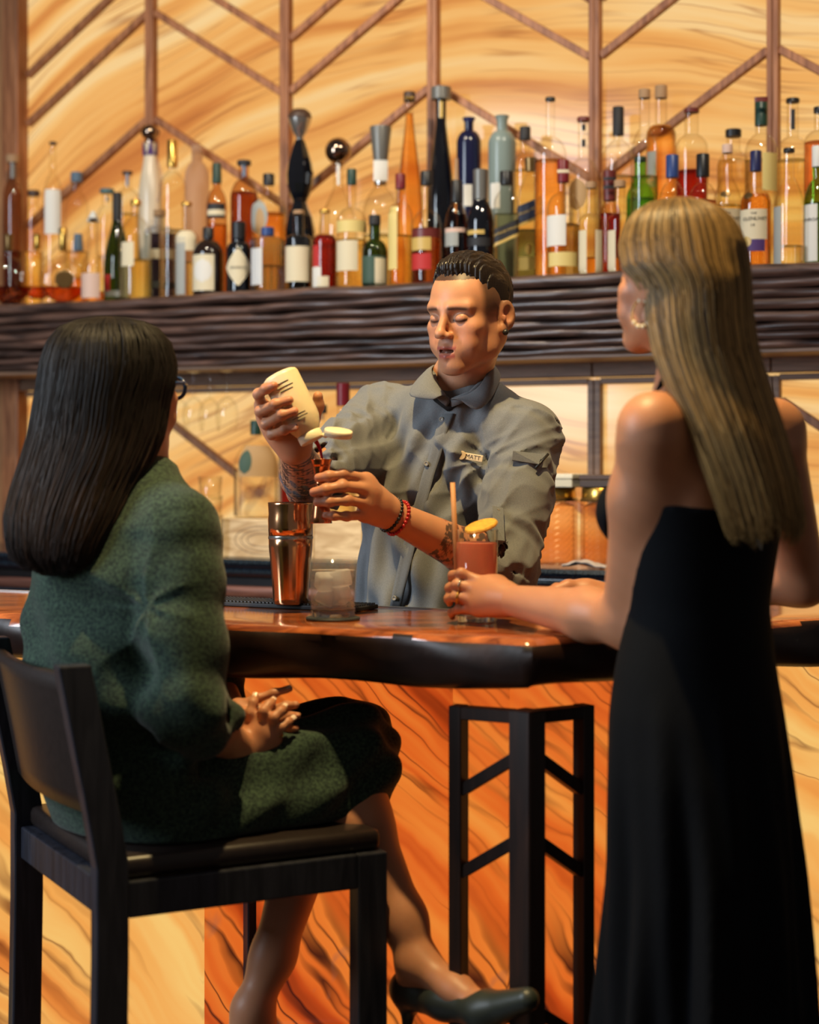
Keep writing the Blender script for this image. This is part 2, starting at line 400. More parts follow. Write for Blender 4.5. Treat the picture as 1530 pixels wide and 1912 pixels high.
for i, (o, n, s_) in enumerate(path):
    E = E1 if s_ < 0 else E2; Nn = N1 if s_ < 0 else N2
    for j, (a_, z_) in enumerate(SP):
        da, dz = slab_w(i, j, s_); a2 = a_ + da
        p_ = CORN + NB * a2 if (s_ == 0 or (a2 < 0 and abs(s_) < -a2 * th)) else CORN + E * abs(s_) + Nn * a2
        V.append((p_.x, p_.y, z_ + dz))
for i in range(len(path) - 1):
    for j in range(m_):
        a_, b_ = i * m_ + j, i * m_ + (j + 1) % m_
        Fc.append((a_, a_ + m_, b_ + m_, b_))
Fc.append(tuple(range(m_))); Fc.append(tuple(range((len(path) - 1) * m_, len(path) * m_))[::-1])
sl = mk('slab', V, Fc, M_slab, bar, True)
bm = bmesh.new(); bm.from_mesh(sl.data); bmesh.ops.recalc_face_normals(bm, faces=bm.faces); bm.to_mesh(sl.data); bm.free()
sl.data.set_sharp_from_angle(angle=.9)
M_bark = plain('dark_bark_edge', S(38, 20, 15), .42, noise=.5, nscale=14, bump=.4)
sl.data.materials.append(M_bark)
for pl in sl.data.polygons:
    if pl.normal.z < .55: pl.material_index = 1
# metal strip along the rear edge of the slab
M_steel = plain('brushed_steel', S(200, 198, 194), .28, 1)
ins = .41
pth2 = [(CORN + E1 * 1.7, N1, 0), (CORN + E1 * .02, N1, 0)]
sweep('rear_strip', [(-.415, 1.045), (-.406, 1.045), (-.406, 1.073), (-.415, 1.073)], pth2, M_steel, bar, False)
# onyx fronts
OF = .27
def front_panel(E, Nn, s0, s1, mat):
    c = CORN + E * ((s0 + s1) / 2) - Nn * OF
    # inner faces meet further along: shift by the mitre
    ang = math.atan2(E.y, E.x) if E.x > 0 else math.atan2(-E.y, -E.x)
    return box('onyx_panel', (s1 - s0 - .003, .018, .90), (0, 0, 0), mat, bar, .001, (c.x, c.y, .535), ang)
mit = OF * math.tan(half)
for s0, s1, mm in ((mit, .261, M_on_lo), (.261, .774, M_on_lo), (.774, 1.70, M_on_gold)): front_panel(E1, N1, s0 + .0, s1, mm)
for s0, s1, mm in ((mit, .45, M_on_lo), (.45, 1.0, M_on_gold), (1.0, 1.4, M_on_gold)): front_panel(E2, N2, s0, s1, mm)
pth3 = [(CORN + E1 * 1.7, N1, 0), (CORN, NB, 0), (CORN + E2 * 1.3, N2, 0)]
sweep('bar_carcass', [(-.40, 0), (-.285, 0), (-.285, .985), (-.40, .985)], pth3, M_black, bar, False)
sweep('kick_plinth', [(-.39, 0), (-.265, 0), (-.265, .085), (-.39, .085)], pth3, M_black, bar, False)
# corner bracket: post and two open lattice wings
M_post = wood('bracket_wood', S(26, 14, 11), S(52, 30, 22), (14, 14, 1.2), .45, .1)
PO = CORN - NB * .055
bk = thing('bar_bracket', 'dark timber corner support with open chevron lattice wings under the bar', 'bracket', (PO.x, PO.y, 0))
bm = box_bm(.042, .042, .955, (0, 0, .4775), .002, 1); bm.transform(Matrix.Rotation(math.radians(48), 4, 'Z')); from_bm('post', bm, M_post, bk)
for E, wl in ((E1, .118), (E2, .112)):
    a = math.atan2(E.y, E.x); R = Matrix.Rotation(a, 4, 'Z')
    def bb(nm, size, c, ry=0):
        b_ = box_bm(*size, (0, 0, 0), .0015, 1); b_.transform(R @ Matrix.Translation(c) @ Matrix.Rotation(ry, 4, 'Y')); return from_bm(nm, b_, M_post, bk)
    bb('stile', (.022, .030, .955), (wl, 0, .4775)); bb('top_rail', (wl - .03, .028, .020), (wl / 2 + .008, 0, .944)); bb('bottom_rail', (wl - .03, .028, .020), (wl / 2 + .008, 0, .10))
    for zp in (.878, .748, .482, .352):
        z1 = zp - .056; L = math.hypot(wl - .03, .056)
        bb('lattice_bar', (L + .004, .022, .019), (wl / 2 + .006, 0, (zp + z1) / 2), math.atan2(.056, wl - .03))
# ------------------------------------------------------------------ bottles on the mantle shelf
C_CLEAR = glass('clear_glass', (.97, .95, .90), (.50, .42, .32))
C_WHITE = glass('white_clear_glass', (1, 1, .98), (.62, .58, .52))
C_SMOKE = glass('smoked_glass', (.80, .62, .46), (.30, .24, .20))
C_GREEN = glass('green_bottle_glass', (.42, .80, .22), (.10, .30, .12))
C_DGREEN = glass('dark_green_glass', (.16, .26, .08), (.20, .30, .20))
C_AMBER = glass('amber_glass', (.85, .40, .10), (.30, .22, .2))
C_BLUE = glass('pale_blue_glass', (.78, .84, .95), (.45, .46, .55))
O_BLACK = plain('black_bottle_glass', S(16, 18, 24), .06, spec=.7)
O_BROWN = plain('brown_bottle_glass', S(40, 26, 20), .06, spec=.7)
O_NAVY = plain('navy_glaze', S(22, 24, 56), .18, spec=.6)
O_TEAL = plain('grey_teal_glaze', S(132, 146, 140), .25, spec=.5)
O_CERAM = plain('white_ceramic', S(226, 208, 180), .25)
def frosted(name, c):
    if name in MATS: return MATS[name]
    m, nt, out = new_mat(name)
    t = N(nt, 'ShaderNodeBsdfTranslucent', i={'Color': c}); d = N(nt, 'ShaderNodeBsdfDiffuse', i={'Color': c}); g = N(nt, 'ShaderNodeBsdfTransparent', i={'Color': c})
    a = N(nt, 'ShaderNodeMixShader', i={0: .5}); b = N(nt, 'ShaderNodeMixShader', i={0: .45})
    nt.links.new(d.outputs[0], a.inputs[1]); nt.links.new(t.outputs[0], a.inputs[2]); nt.links.new(a.outputs[0], b.inputs[1]); nt.links.new(g.outputs[0], b.inputs[2])
    nt.links.new(b.outputs[0], out.inputs[0]); MATS[name] = m; return m
O_FROST = frosted('frosted_glass', S(236, 214, 190))
LQ = {k: liquid('liquor_' + k, c) for k, c in dict(gold=(.98, .88, .58, 1), amber=(.97, .66, .30, 1), cognac=(.80, .36, .15, 1), red=(.62, .16, .12, 1), water=(.98, .97, .94, 1), straw=(.98, .94, .74, 1),
      orange=(.99, .72, .38, 1), rose=(.97, .62, .44, 1), violet=(.36, .28, .34, 1), teal=(.48, .58, .56, 1), brown=(.68, .40, .22, 1), green=(.60, .80, .40, 1)).items()}
def pm(n, r, g, b, rough=.5, metal=0): return plain(n, S(r, g, b), rough, metal)
K = dict(black=pm('cap_black', 26, 26, 28, .4), red=pm('cap_red', 120, 20, 34, .4), navy=pm('cap_navy', 34, 38, 84, .4), gold=pm('cap_gold', 214, 170, 84, .25, .9), silver=pm('cap_silver', 190, 186, 180, .22, .9),
         tan=pm('cap_cork', 176, 138, 100, .7), bronze=pm('cap_bronze', 128, 100, 60, .3, .7), blue=pm('cap_slate_blue', 92, 116, 140, .5), dgreen=pm('cap_dark_green', 28, 62, 50, .4), maroon=pm('cap_maroon', 110, 40, 36, .4),
         grey=pm('cap_grey', 120, 118, 112, .4, .4), white=pm('cap_white', 226, 224, 216, .5), teal=pm('cap_teal', 76, 110, 112, .5), cobalt=pm('cap_cobalt', 44, 70, 130, .4), brown=pm('cap_brown', 74, 50, 36, .5),
         cream=pm('paper_cream', 232, 216, 180, .7), paper=pm('paper_white', 236, 230, 218, .7), pred=pm('paper_red', 196, 44, 40, .6), pnavy=pm('paper_navy', 44, 52, 78, .6), pgold=pm('paper_gold', 214, 178, 96, .45), pgrey=pm('paper_grey', 168, 168, 160, .6),
         purple=pm('paper_purple', 84, 54, 112, .6), pdark=pm('paper_black', 36, 34, 36, .6), pyel=pm('paper_yellow', 232, 206, 128, .6), ppink=pm('paper_pink', 226, 190, 170, .6), pgreen=pm('paper_green', 64, 88, 70, .6), ptan=pm('paper_tan', 190, 150, 100, .6),
         ink=pm('ink', 40, 34, 34, .6), chrome=pm('chrome_ball', 150, 128, 112, .08, 1))
def mcap(m): return K[m] if isinstance(m, str) else m
ROW = {'f': .248, 'g': .195, 'm': .145, 'b': .062}
ALLB = []; PLACED = []
def bottle(label, cx, top, hw, sho, nek, nhw, capb, row, gl, liq=None, cap=('black',), labels=(), p=2.0, sy=1.0, expo=.75, base_z=None, cat='bottle', group='bottles on the mantle shelf', cap_top_w=None, text=None, extra=None, dn=0, loc=None, name='liquor_bottle'):
    """all rows and columns are read off the photograph and turned into metres at the bottle's own place on the shelf"""
    n = (ROW[row] if isinstance(row, str) else row) + dn
    if base_z is None:      # settle the bottle where it clears its neighbours
        best = None
        for step in range(0, 26):
            for sg in ((1,) if step == 0 else (1, -1)):
                n2 = n + sg * step * .006; t2, d2 = wall_t(cx, n2); R2 = hw / F * d2 * (1.18 if p > 2 else 1.0); q2 = wpt(t2, n2, 0)
                if not (R2 + .012 <= n2 <= .302 - R2 * .9): continue
                cost = step * (.03 if row == 'f' else .006)
                for q3, R3 in PLACED:
                    dx_, dy_ = abs(q2.x - q3.x), abs(q2.y - q3.y); rr2 = R2 + R3
                    cost += 3 * max(0, rr2 - math.hypot(dx_, dy_)) / .01 + .35 * max(0, min(rr2 - dx_, rr2 - dy_)) / .01
                if best is None or cost < best[0]: best = (cost, n2, q2, R2)
        if best: n = best[1]; PLACED.append((best[2], best[3]))
    t, d = wall_t(cx, n); s = F / d; z0 = SHZ + .0005 if base_z is None else base_z
    pos = wpt(t, n, z0) if loc is None else loc
    Z = lambda y: CH + (HY - y) / s - z0
    R, H = hw / s, Z(top); zs, zn, zc, rn = Z(sho), Z(nek), Z(capb), nhw / s
    o = thing(name, label, cat, pos, -math.atan((cx - CX) / F), group)
    prof = [(R * .86, 0), (R * .97, .004), (R, .010), (R, zs)]
    for k in range(1, 9):
        q = k / 8; c = math.cos(q * math.pi / 2) ** expo if k < 8 else 0
        prof.append((rn + (R - rn) * c, zs + (zn - zs) * q))
    prof += [(rn, max(zn + .001, zc - .002)), (rn * 1.05, max(zn + .002, zc))]
    lathe('bottle_glass', prof, gl, o, 28, p=p, sy=sy)
    if liq:
        kind, ly = liq; zl = Z(ly); lp = []
        for r, z in prof:
            if z >= zl: break
            lp.append((r - .0022 if r > .004 else r * .7, max(.006, z)))
        # radius at the level
        for (r0, z0_), (r1, z1_) in zip(prof[:-1], prof[1:]):
            if z0_ <= zl <= z1_: lp.append((r0 + (r1 - r0) * (zl - z0_) / max(1e-6, z1_ - z0_) - .0022, zl)); break
        if len(lp) > 2: lathe('liquid', lp, LQ[kind], o, 24, p=p, sy=sy)
    ck = mcap(cap[0]); cr = rn * (cap[1] if len(cap) > 1 else 1.18); ctw = cap[2] if len(cap) > 2 else 1.0
    ce = min(.0016, (H - zc) * .2)
    lathe('cap', [(cr, zc), (cr, zc + ce), (cr * ctw, H - ce), (cr * ctw * .92, H)], ck, o, 22)
    def patch(nm, x0, x1, y0, y1, mat, dr=.0007, slant=0, shape='rect', parent=o):
        a0, a1 = math.asin(max(-.98, min(.98, (x0 - cx) / hw))), math.asin(max(-.98, min(.98, (x1 - cx) / hw)))
        zt, zb = Z(y0), Z(y1); nA, nZ = 14, 8; V, Fc = [], []
        for iz in range(nZ + 1):
            for ia in range(nA + 1):
                fz, fa = iz / nZ, ia / nA
                if shape == 'diamond':
                    w = 1 - abs(fz * 2 - 1) * .92; a = (a0 + a1) / 2 + (fa - .5) * (a1 - a0) * w
                elif shape == 'oval':
                    w = math.sqrt(max(.002, 1 - (fz * 2 - 1) ** 2)); a = (a0 + a1) / 2 + (fa - .5) * (a1 - a0) * w
                else: a = a0 + (a1 - a0) * fa
                z = zb + (zt - zb) * fz + slant * (fa - .5) / s
                r = R
                for (r0, q0), (r1, q1) in zip(prof[:-1], prof[1:]):
                    if q0 <= z <= q1: r = r0 + (r1 - r0) * (z - q0) / max(1e-6, q1 - q0); break
                c, s_ = math.sin(a), -math.cos(a); q = 1.0 if p == 2 else (abs(c) ** p + abs(s_) ** p) ** (-1 / p)
                V.append(((r * q + dr) * c, (r * q + dr) * s_ * sy, z))
        for iz in range(nZ):
            for ia in range(nA):
                k = iz * (nA + 1) + ia; Fc.append((k, k + 1, k + nA + 2, k + nA + 1))
        return mk(nm, V, Fc, mat, parent, True)
    for l in labels:
        patch(l[5] if len(l) > 5 else 'paper_label', l[0], l[1], l[2], l[3], mcap(l[4]), .0007 + (.0004 * l[8] if len(l) > 8 else 0), l[6] if len(l) > 6 else 0, l[7] if len(l) > 7 else 'rect')
    for tx in (text or ()):
        strg, xc, yc, hpx, shr, rot = tx[:6]; V, Fc = text_data(strg, hpx * 1.35 / s, shr); V2 = []
        zc_ = Z(yc); a_c = math.asin(max(-.98, min(.98, (xc - cx) / hw)))
        for v in V:
            x, y = v.x * math.cos(rot) - v.y * math.sin(rot), v.x * math.sin(rot) + v.y * math.cos(rot)
            a = a_c + x / R; z = zc_ + y; c, s_ = math.sin(a), -math.cos(a); q = 1.0 if p == 2 else (abs(c) ** p + abs(s_) ** p) ** (-1 / p)
            V2.append(((R * q + .0019) * c, (R * q + .0019) * s_ * sy, z))
        mk('lettering', V2, Fc, K['ink'] if len(tx) < 7 else K[tx[6]], o)
    if extra: extra(o, Z, s, R, rn)
    ALLB.append(o); return o
def ball(r, z, mat, sq=1.0, nm='stopper'):
    def f(o, Z, s, R, rn):
        pr = [(max(.0004, r / s * math.sin(math.pi * k / 14)), Z(z) - r / s * sq * math.cos(math.pi * k / 14)) for k in range(15)]
        lathe(nm, pr, mat, o, 24)
    return f
def pourer(y0, y1, r, mat, dx=0):
    def f(o, Z, s, R, rn): lathe('pourer', [(r / s * 1.3, Z(y1)), (r / s, Z(y1) + .01), (r / s * .8, Z(y0))], mat, o, 14)
    return f
QUEUE = []
def B(*a, **k):
    if 'base_z' in k: return bottle(*a, **k)
    QUEUE.append((a, k))
# flat round cognac decanters
def decanter(label, cx, cy, rad, stop_top, row, stopper, medal=None, lvl=536, dn=0):
    n = ROW[row] + dn; t, d = wall_t(cx, n); s = F / d; z0 = SHZ + .0005; Z = lambda y: CH + (HY - y) / s - z0
    o = thing('cognac_decanter', label, 'decanter', wpt(t, n, z0), -math.atan((cx - CX) / F) + .12, 'round decanters on the mantle shelf')
    zc = Z(cy); R = rad / s; R = min(R, zc / .98); PLACED.append((wpt(t - R * .5, n, 0), R * .5)); PLACED.append((wpt(t + R * .5, n, 0), R * .5))
    def shell(k, top=None):
        V, Fc = [], []; nr, ns = 18, 30; pr = []
        for i in range(nr + 1):
            a = -math.pi / 2 + math.pi * i / nr; z = zc + R * k * math.sin(a); w = max(.002, R * k * math.cos(a))
            if i == 0: w = R * .42; z = zc - R * k * .97
            if i == nr: w = .010
            if top is not None and z > top: pr.append((w, top)); break
            pr.append((w, z))
        return pr
    pr = shell(1.0); pr += [(.009, zc + R + .018), (.012, zc + R + .020)]
    lathe('bottle_glass', pr, C_CLEAR, o, 30, sy=.42); lathe('liquid', shell(.95, Z(lvl)), LQ['cognac'], o, 28, sy=.40)
    zt = Z(stop_top); zb = zc + R + .016
    lathe('stopper', [(.009, zb), (.012, zb + .004), (.011, (zb + zt) / 2), (.014, zt - .006), (.010, zt)], K[stopper], o, 18)
    for i in range(14):       # beaded rim
        a = 2 * math.pi * i / 14 + .2
        if abs(math.sin(a)) > .9: continue
        V, Fc = lathe_data([(max(.0003, .004 * math.sin(math.pi * q / 6)), -.004 * math.cos(math.pi * q / 6)) for q in range(7)], 8, off=(R * .99 * math.cos(a), 0, zc + R * .99 * math.sin(a)))
        mk('glass_bead', V, Fc, C_WHITE, o, True)
    if medal:
        V, Fc = lathe_data([(R * .40, 0), (R * .40, .003), (R * .34, .004)], 28); V = [(x, -R * .40 - z, y + zc) for x, y, z in V]
        mk('medallion', V, Fc, K['bronze'], o)
    return o
decanter('round flat cognac decanter cut off by the left edge of the photo', 16, 524, 45, 437, 'f', 'bronze')
decanter('round flat cognac decanter with a gold stopper, between the other two', 70, 518, 42, 437, 'm', 'gold', dn=-.01)
decanter('round flat cognac decanter with a bronze disc on its belly', 118, 523, 44, 425, 'f', 'gold', True)
# --- far left
B('clear ribbed bottle with tan stopper and grey neck band at the left edge', 24, 290, 18, 372, 334, 8, 304, 'm', C_SMOKE, ('brown', 470), ('tan', 1.5, 1.1), [(16, 32, 304, 334, 'grey', 'neck_band')], dn=-.03)
B('squat clear jug with dark lid, behind the left round decanters', 63, 356, 17, 400, 380, 9, 366, 'b', C_CLEAR, ('gold', 470), ('brown', 1.3))
B('tall slim-necked clear bottle with a long white paper label, far left', 99, 265, 19, 372, 326, 6, 270, 'm', C_CLEAR, None, ('brown',), [(84, 113, 356, 439, 'paper')], dn=.0)
B('round clear bottle with a blue-grey stopper, behind the disc-marked decanter', 143, 322, 23, 392, 358, 9, 340, 'b', C_CLEAR, ('straw', 470), ('blue', 1.2), extra=ball(7, 331, C_WHITE))
B('clear bottle with a teal disc lid, left of the dark champagne-shaped bottle', 200, 353, 20, 410, 384, 9, 361, 'b', C_CLEAR, ('straw', 480), ('teal', 1.5), [(196, 206, 368, 378, 'grey', 'neck_band')], dn=.02)
B('amber-tinted clear bottle with a blue neck wrap under dark cap, beside the white ceramic one', 238, 320, 23, 372, 352, 8, 326, 'b', C_CLEAR, ('straw', 400), ('brown', 1.2), [(231, 245, 326, 349, 'blue', 'neck_band')], dn=-.005)
B('clear bottle with a tapered slate-blue stopper, just right of the round decanters', 146, 437, 19, 505, 482, 8, 468, 'm', C_CLEAR, ('amber', 520), ('blue', 1.2, .8), dn=.02)
B('amber bottle with a white pointed cap and pale label, right of the disc-marked decanter', 174, 395, 22, 500, 468, 8, 414, 'f', C_CLEAR, ('amber', 545), ('white', 1.5, .3), [(153, 186, 512, 558, 'ppink'), (166, 182, 410, 415, 'brown', 'neck_band')], expo=1.1)
B('dark green champagne-shaped bottle with black foil neck', 219, 360, 25, 500, 410, 8, 413, 'g', C_DGREEN, None, ('pdark' , 1.12), [(196, 206, 515, 545, 'pred'), (196, 232, 545, 556, 'pgrey')], expo=1.2)
# --- left of centre
B('clear round-shouldered bottle of pale gold spirit, right of the dark champagne-shaped bottle', 254, 374, 31, 448, 404, 9, 384, 'f', C_CLEAR, ('straw', 486), ('gold', 1.1), [(228, 250, 455, 500, 'cream')], dn=-.004)
def clase(o, Z, s, R, rn):
    pr = [(max(.0004, 18 / s * math.sin(math.pi * k / 12)), Z(247) - 15 / s * math.cos(math.pi * k / 12)) for k in range(13)]
    lathe('stopper', pr, K['chrome'], o, 24)
    # crown-like collar of dark points
    V, Fc = [], []
    for k in range(6):
        a = 2 * math.pi * k / 6; b0, b1, b2 = a - .5, a + .5, a; r0 = 14.5 / s
        i = len(V); V += [(r0 * math.sin(b0), -r0 * math.cos(b0), Z(291)), (r0 * math.sin(b1), -r0 * math.cos(b1), Z(291)), (r0 * 1.18 * math.sin(b2), -r0 * 1.18 * math.cos(b2), Z(262)), (r0 * .7 * math.sin(b2), -r0 * .7 * math.cos(b2), Z(291))]
        Fc += [(i, i + 1, i + 2), (i, i + 2, i + 3), (i + 1, i + 3, i + 2), (i, i + 3, i + 1)]
    mk('crown_collar', V, Fc, K['purple'], o)
    for k in range(16):       # arc of dark painted marks
        q = k / 15; x = (292 + 9 * math.sin(q * math.pi) - 280) / s; z = Z(300 + q * 78)
        V, Fc = text_data('M', 7 / s); rr_ = R * (.62 + .38 * min(1, q * 1.2))
        yy = -math.sqrt(max(1e-6, rr_ ** 2 - min(x * x, rr_ ** 2 * .8))) - .0008
        mk('painted_mark', [(v.x + x, yy, v.y + z) for v in V], Fc, K['purple'], o)
B('tall white ceramic bottle with metal ball top, purple crown collar and painted lettering arc', 281, 262, 22, 372, 292, 12, 268, 'b', O_CERAM, None, ('chrome', .9), [], expo=1.3, extra=clase, dn=.012)
B('clear tall bottle with a long gold foil neck, between the white ceramic and frosted bottles', 322, 262, 25, 350, 320, 8, 312, 'b', C_CLEAR, ('water', 430), ('gold', 1.25), dn=.02)
B('pinkish frosted glass bottle with rounded shoulders, wall side', 368, 272, 23, 335, 303, 10, 284, 'b', O_FROST, None, (O_FROST, 1.05), expo=.6, dn=.005)
B('dark violet square-built bottle with a pale band around its middle', 298, 392, 28, 437, 422, 10, 404, 'f', C_BLUE, ('violet', 438), ('tan', 1.1), [(270, 325, 468, 486, 'cream'), (270, 284, 440, 556, 'pgrey'), (270, 325, 528, 540, 'pdark')], p=5, sy=.9, expo=.6, dn=.0)
B('clear bottle of straw-coloured spirit, left of the brown stamp-label bottle', 349, 378, 22, 447, 430, 9, 384, 'f', C_CLEAR, ('straw', 490), ('gold', 1.1), [(329, 346, 446, 552, 'pgrey'), (329, 366, 432, 470, 'cream')], dn=-.012)
B('black-brown apothecary bottle with a cream stamp label and silver-black stopper', 389, 425, 29, 476, 448, 9, 446, 'f', O_BROWN, None, ('black', 1.15), [(361, 400, 478, 545, 'cream'), (364, 396, 486, 530, 'paper', 'stamp_oval', 0, 'oval', 1)], expo=.6, dn=.006)
B('bottle with dark green capsule and striped box label, behind the stamp-label bottle', 405, 305, 20, 388, 352, 8, 342, 'm', C_SMOKE, ('orange', 420), ('dgreen', 1.15, .9), [(388, 420, 382, 394, 'pdark'), (388, 420, 394, 404, 'cream'), (388, 420, 404, 410, 'pdark')])
B('tall brown apothecary bottle with a lipped cap and blue neck wrap', 456, 300, 26, 372, 335, 9, 309, 'm', C_SMOKE, ('brown', 360), ('pdark', 1.45), [(447, 465, 309, 331, 'blue', 'neck_band')], expo=.55, dn=-.02)
B('black apothecary gin bottle with a cream diamond label', 446, 415, 23, 470, 452, 13, 446, 'f', O_BLACK, None, ('black', 1.0), [(423, 468, 467, 535, 'cream', 'paper_label', 0, 'diamond')], expo=.5, text=[("HENDRICK'S", 446, 502, 4.5, 0, 0)], dn=.004)
B('orange-tinted clear bottle with black cap and grey horseshoe-like label', 502, 325, 33, 388, 366, 8, 346, 'b', C_CLEAR, ('orange', 400), ('black', 1.35), [(470, 500, 376, 440, 'pgrey', 'horseshoe_label', 0, 'oval'), (478, 494, 392, 446, 'ptan', 'horseshoe_label', 0, 'oval', 1)], expo=.6, dn=.015)
def ribs(o, Z, s, R, rn):
    for k in range(30):
        a = 2 * math.pi * k / 30
        lathe('glass_rib', [(.0016, Z(548)), (.002, Z(540)), (.002, Z(456)), (.0012, Z(450))], C_BLUE, o, 5, off=(R * 1.0 * math.cos(a), R * 1.0 * math.sin(a), 0))
B('squat ribbed clear gin bottle with a blue cap and white side label', 500, 425, 31, 450, 442, 11, 440, 'f', C_BLUE, ('water', 497), ('cobalt', 1.1), [(470, 490, 466, 534, 'paper')], expo=.5, extra=ribs, dn=.0)
def blackdec(o, Z, s, R, rn):
    pr = [(.010, Z(262)), (.012, Z(255)), (14 / s, Z(246)), (20 / s, Z(230)), (22 / s, Z(222))]
    lathe('stopper_cup', pr, K['silver'], o, 22)
    pr = [(22 / s, Z(222)), (22.5 / s, Z(219)), (20 / s, Z(211)), (13 / s, Z(205)), (.002, Z(203))]
    lathe('stopper', pr, K['brown'], o, 22)
o_ = None
def black_decanter():
    cx, n = 560, .135; t, d = wall_t(cx, n); s = F / d; z0 = SHZ + .0005; Z = lambda y: CH + (HY - y) / s - z0
    o = thing('tequila_decanter', 'tall black faceted decanter with a silver and brown ball stopper', 'decanter', wpt(t, n, z0), .2, 'bottles on the mantle shelf')
    pr = [(24 / s, 0), (28 / s, .01), (30 / s, Z(462)), (29 / s, Z(430)), (24 / s, Z(405)), (16 / s, Z(388)), (13 / s, Z(378)), (15 / s, Z(372)), (20 / s, Z(362)), (25 / s, Z(345)), (26 / s, Z(325)), (23 / s, Z(305)), (17 / s, Z(285)), (12 / s, Z(270)), (9 / s, Z(262))]
    V, Fc = lathe_data(pr, 9); mk('decanter_body', V, Fc, O_BLACK, o)
    blackdec(o, Z, s, 0, 0); ALLB.append(o)
black_decanter()
B('gold spirit bottle with a cream wrap label, right of the ribbed gin bottle', 558, 393, 25, 448, 438, 10, 400, 'f', C_CLEAR, ('gold', 470), ('tan', 1.05), [(534, 578, 462, 528, 'cream')], expo=.5)
B('dark red-brown liqueur bottle with red and white side label', 607, 392, 23, 452, 436, 9, 398, 'f', C_CLEAR, ('red', 440), ('gold', 1.1), [(585, 596, 460, 500, 'pred'), (584, 600, 500, 545, 'paper'), (592, 614, 518, 540, 'cream')], expo=.55, dn=-.002)
B('clear flared bottle topped with a large brown metal ball', 632, 300, 36, 430, 350, 9, 308, 'm', C_CLEAR, ('water', 460), ('chrome', 1.0), [(622, 643, 308, 347, 'paper', 'neck_band')], expo=1.2, extra=ball(25, 282, K['chrome']), dn=-.035)
B('clear bottle of gold spirit with a dark green cap and cream label', 657, 316, 28, 416, 388, 8.5, 345, 'f', C_CLEAR, ('gold', 448), ('dgreen', 1.05), [(629, 668, 452, 508, 'cream'), (629, 684, 414, 436, 'pyel')], expo=.6, dn=-.004)
B('small dark green bottle with stubby neck and green-cream label', 700, 402, 24, 472, 448, 10, 420, 'f', C_DGREEN, ('green', 480), ('pdark', 1.1), [(676, 722, 480, 536, 'pgreen'), (700, 722, 484, 536, 'cream')], expo=.6, dn=.003)
def bigcap(o, Z, s, R, rn):
    lathe('tall_cap', [(13 / s, Z(304)), (13.5 / s, Z(301)), (20.5 / s, Z(240)), (20 / s, Z(237))], K['grey'], o, 24)
B('clear bottle under a tall grey metal cap that widens upward', 711, 303, 34, 402, 352, 12, 345, 'b', C_CLEAR, ('straw', 440), ('silver', 1.0), [(698, 724, 305, 343, 'paper', 'neck_band')], expo=.7, extra=bigcap, dn=.02)
B('tall tapering bottle of bright orange liqueur with a dark ball cap', 765, 172, 26, 425, 205, 7, 190, 'b', C_CLEAR, ('orange', 212), ('brown', 1.6), [(758, 772, 186, 192, 'gold', 'neck_band')], expo=1.35)
B('tall tapering black bottle with a square grey stopper', 824, 163, 27, 420, 232, 9.5, 186, 'b', O_BLACK, None, ('grey', 2.0), [(815, 833, 190, 222, 'pgold', 'neck_band')], expo=1.1)
B('clear bottle with a red capsule and yellow stripe label, beside the dark green one', 748, 325, 23, 405, 378, 8.5, 353, 'f', C_CLEAR, ('straw', 440), ('red', 1.12), [(726, 742, 388, 505, 'pyel')], expo=.6, dn=-.002)
B('whisky bottle with black-red capsule and a red label, at the bartender\'s left temple', 797, 320, 29, 425, 392, 10, 346, 'f', C_CLEAR, ('brown', 428), ('black', 1.15), [(770, 805, 476, 506, 'pred'), (770, 822, 430, 446, 'maroon'), (770, 805, 446, 470, 'pgold')], expo=.65, dn=-.004)
B('navy blue glazed bottle with a flared lip, behind the wine-dark bottles', 876, 220, 23, 268, 244, 8.5, 228, 'b', O_NAVY, None, ('navy', 1.1, 1.35), [(866, 882, 348, 388, 'paper')], expo=.55)
B('grey-teal glazed bottle with a flared lip', 938, 216, 26, 270, 244, 10, 226, 'b', O_TEAL, None, (O_TEAL, 1.05, 1.3), [(917, 934, 345, 392, 'paper')], expo=.55)
B('violet-dark bottle with black neck and a pourer, behind the bartender\'s head', 853, 337, 22, 425, 380, 9.5, 378, 'f', C_SMOKE, ('violet', 400), ('black', 1.15, .85), [(832, 872, 428, 436, 'ppink'), (832, 856, 436, 462, 'pgrey')], expo=.8, extra=pourer(296, 338, 4, K['tan']))
B('black bottle with grey foil neck and gold print, behind the bartender\'s head', 898, 317, 25, 420, 374, 12, 373, 'f', O_BLACK, None, ('grey', 1.1, 1.05), [(874, 905, 432, 440, 'pgold'), (874, 916, 446, 462, 'pdark')], expo=.8)
# --- right of centre
B('square whisky bottle with black cap and a slanted black-gold label', 946, 320, 23, 380, 352, 9, 345, 'f', C_CLEAR, ('straw', 400), ('black', 1.35), [(924, 969, 420, 446, 'pdark', 'paper_label', 30), (924, 969, 446, 452, 'pgold', 'paper_label', 30)], p=6, sy=.75, expo=1.2, text=[('JOHNNIE WALKER', 946, 433, 4.2, 0, .42, 'pgold')])
B('square whisky bottle with bronze stopper, slanted navy label and blue-green liquid', 992, 295, 26, 382, 325, 9, 320, 'f', C_CLEAR, ('teal', 430), ('bronze', 1.2, 1.15), [(966, 1017, 378, 412, 'pnavy', 'paper_label', 32), (966, 1017, 412, 417, 'pgold', 'paper_label', 32), (968, 1008, 482, 506, 'pyel'), (982, 994, 458, 478, 'pgold', 'gold_crest', 0, 'oval')], p=6, sy=.75, expo=1.15, text=[('Johnnie Walker', 990, 395, 5.5, .2, .42, 'pgold')], dn=.006)
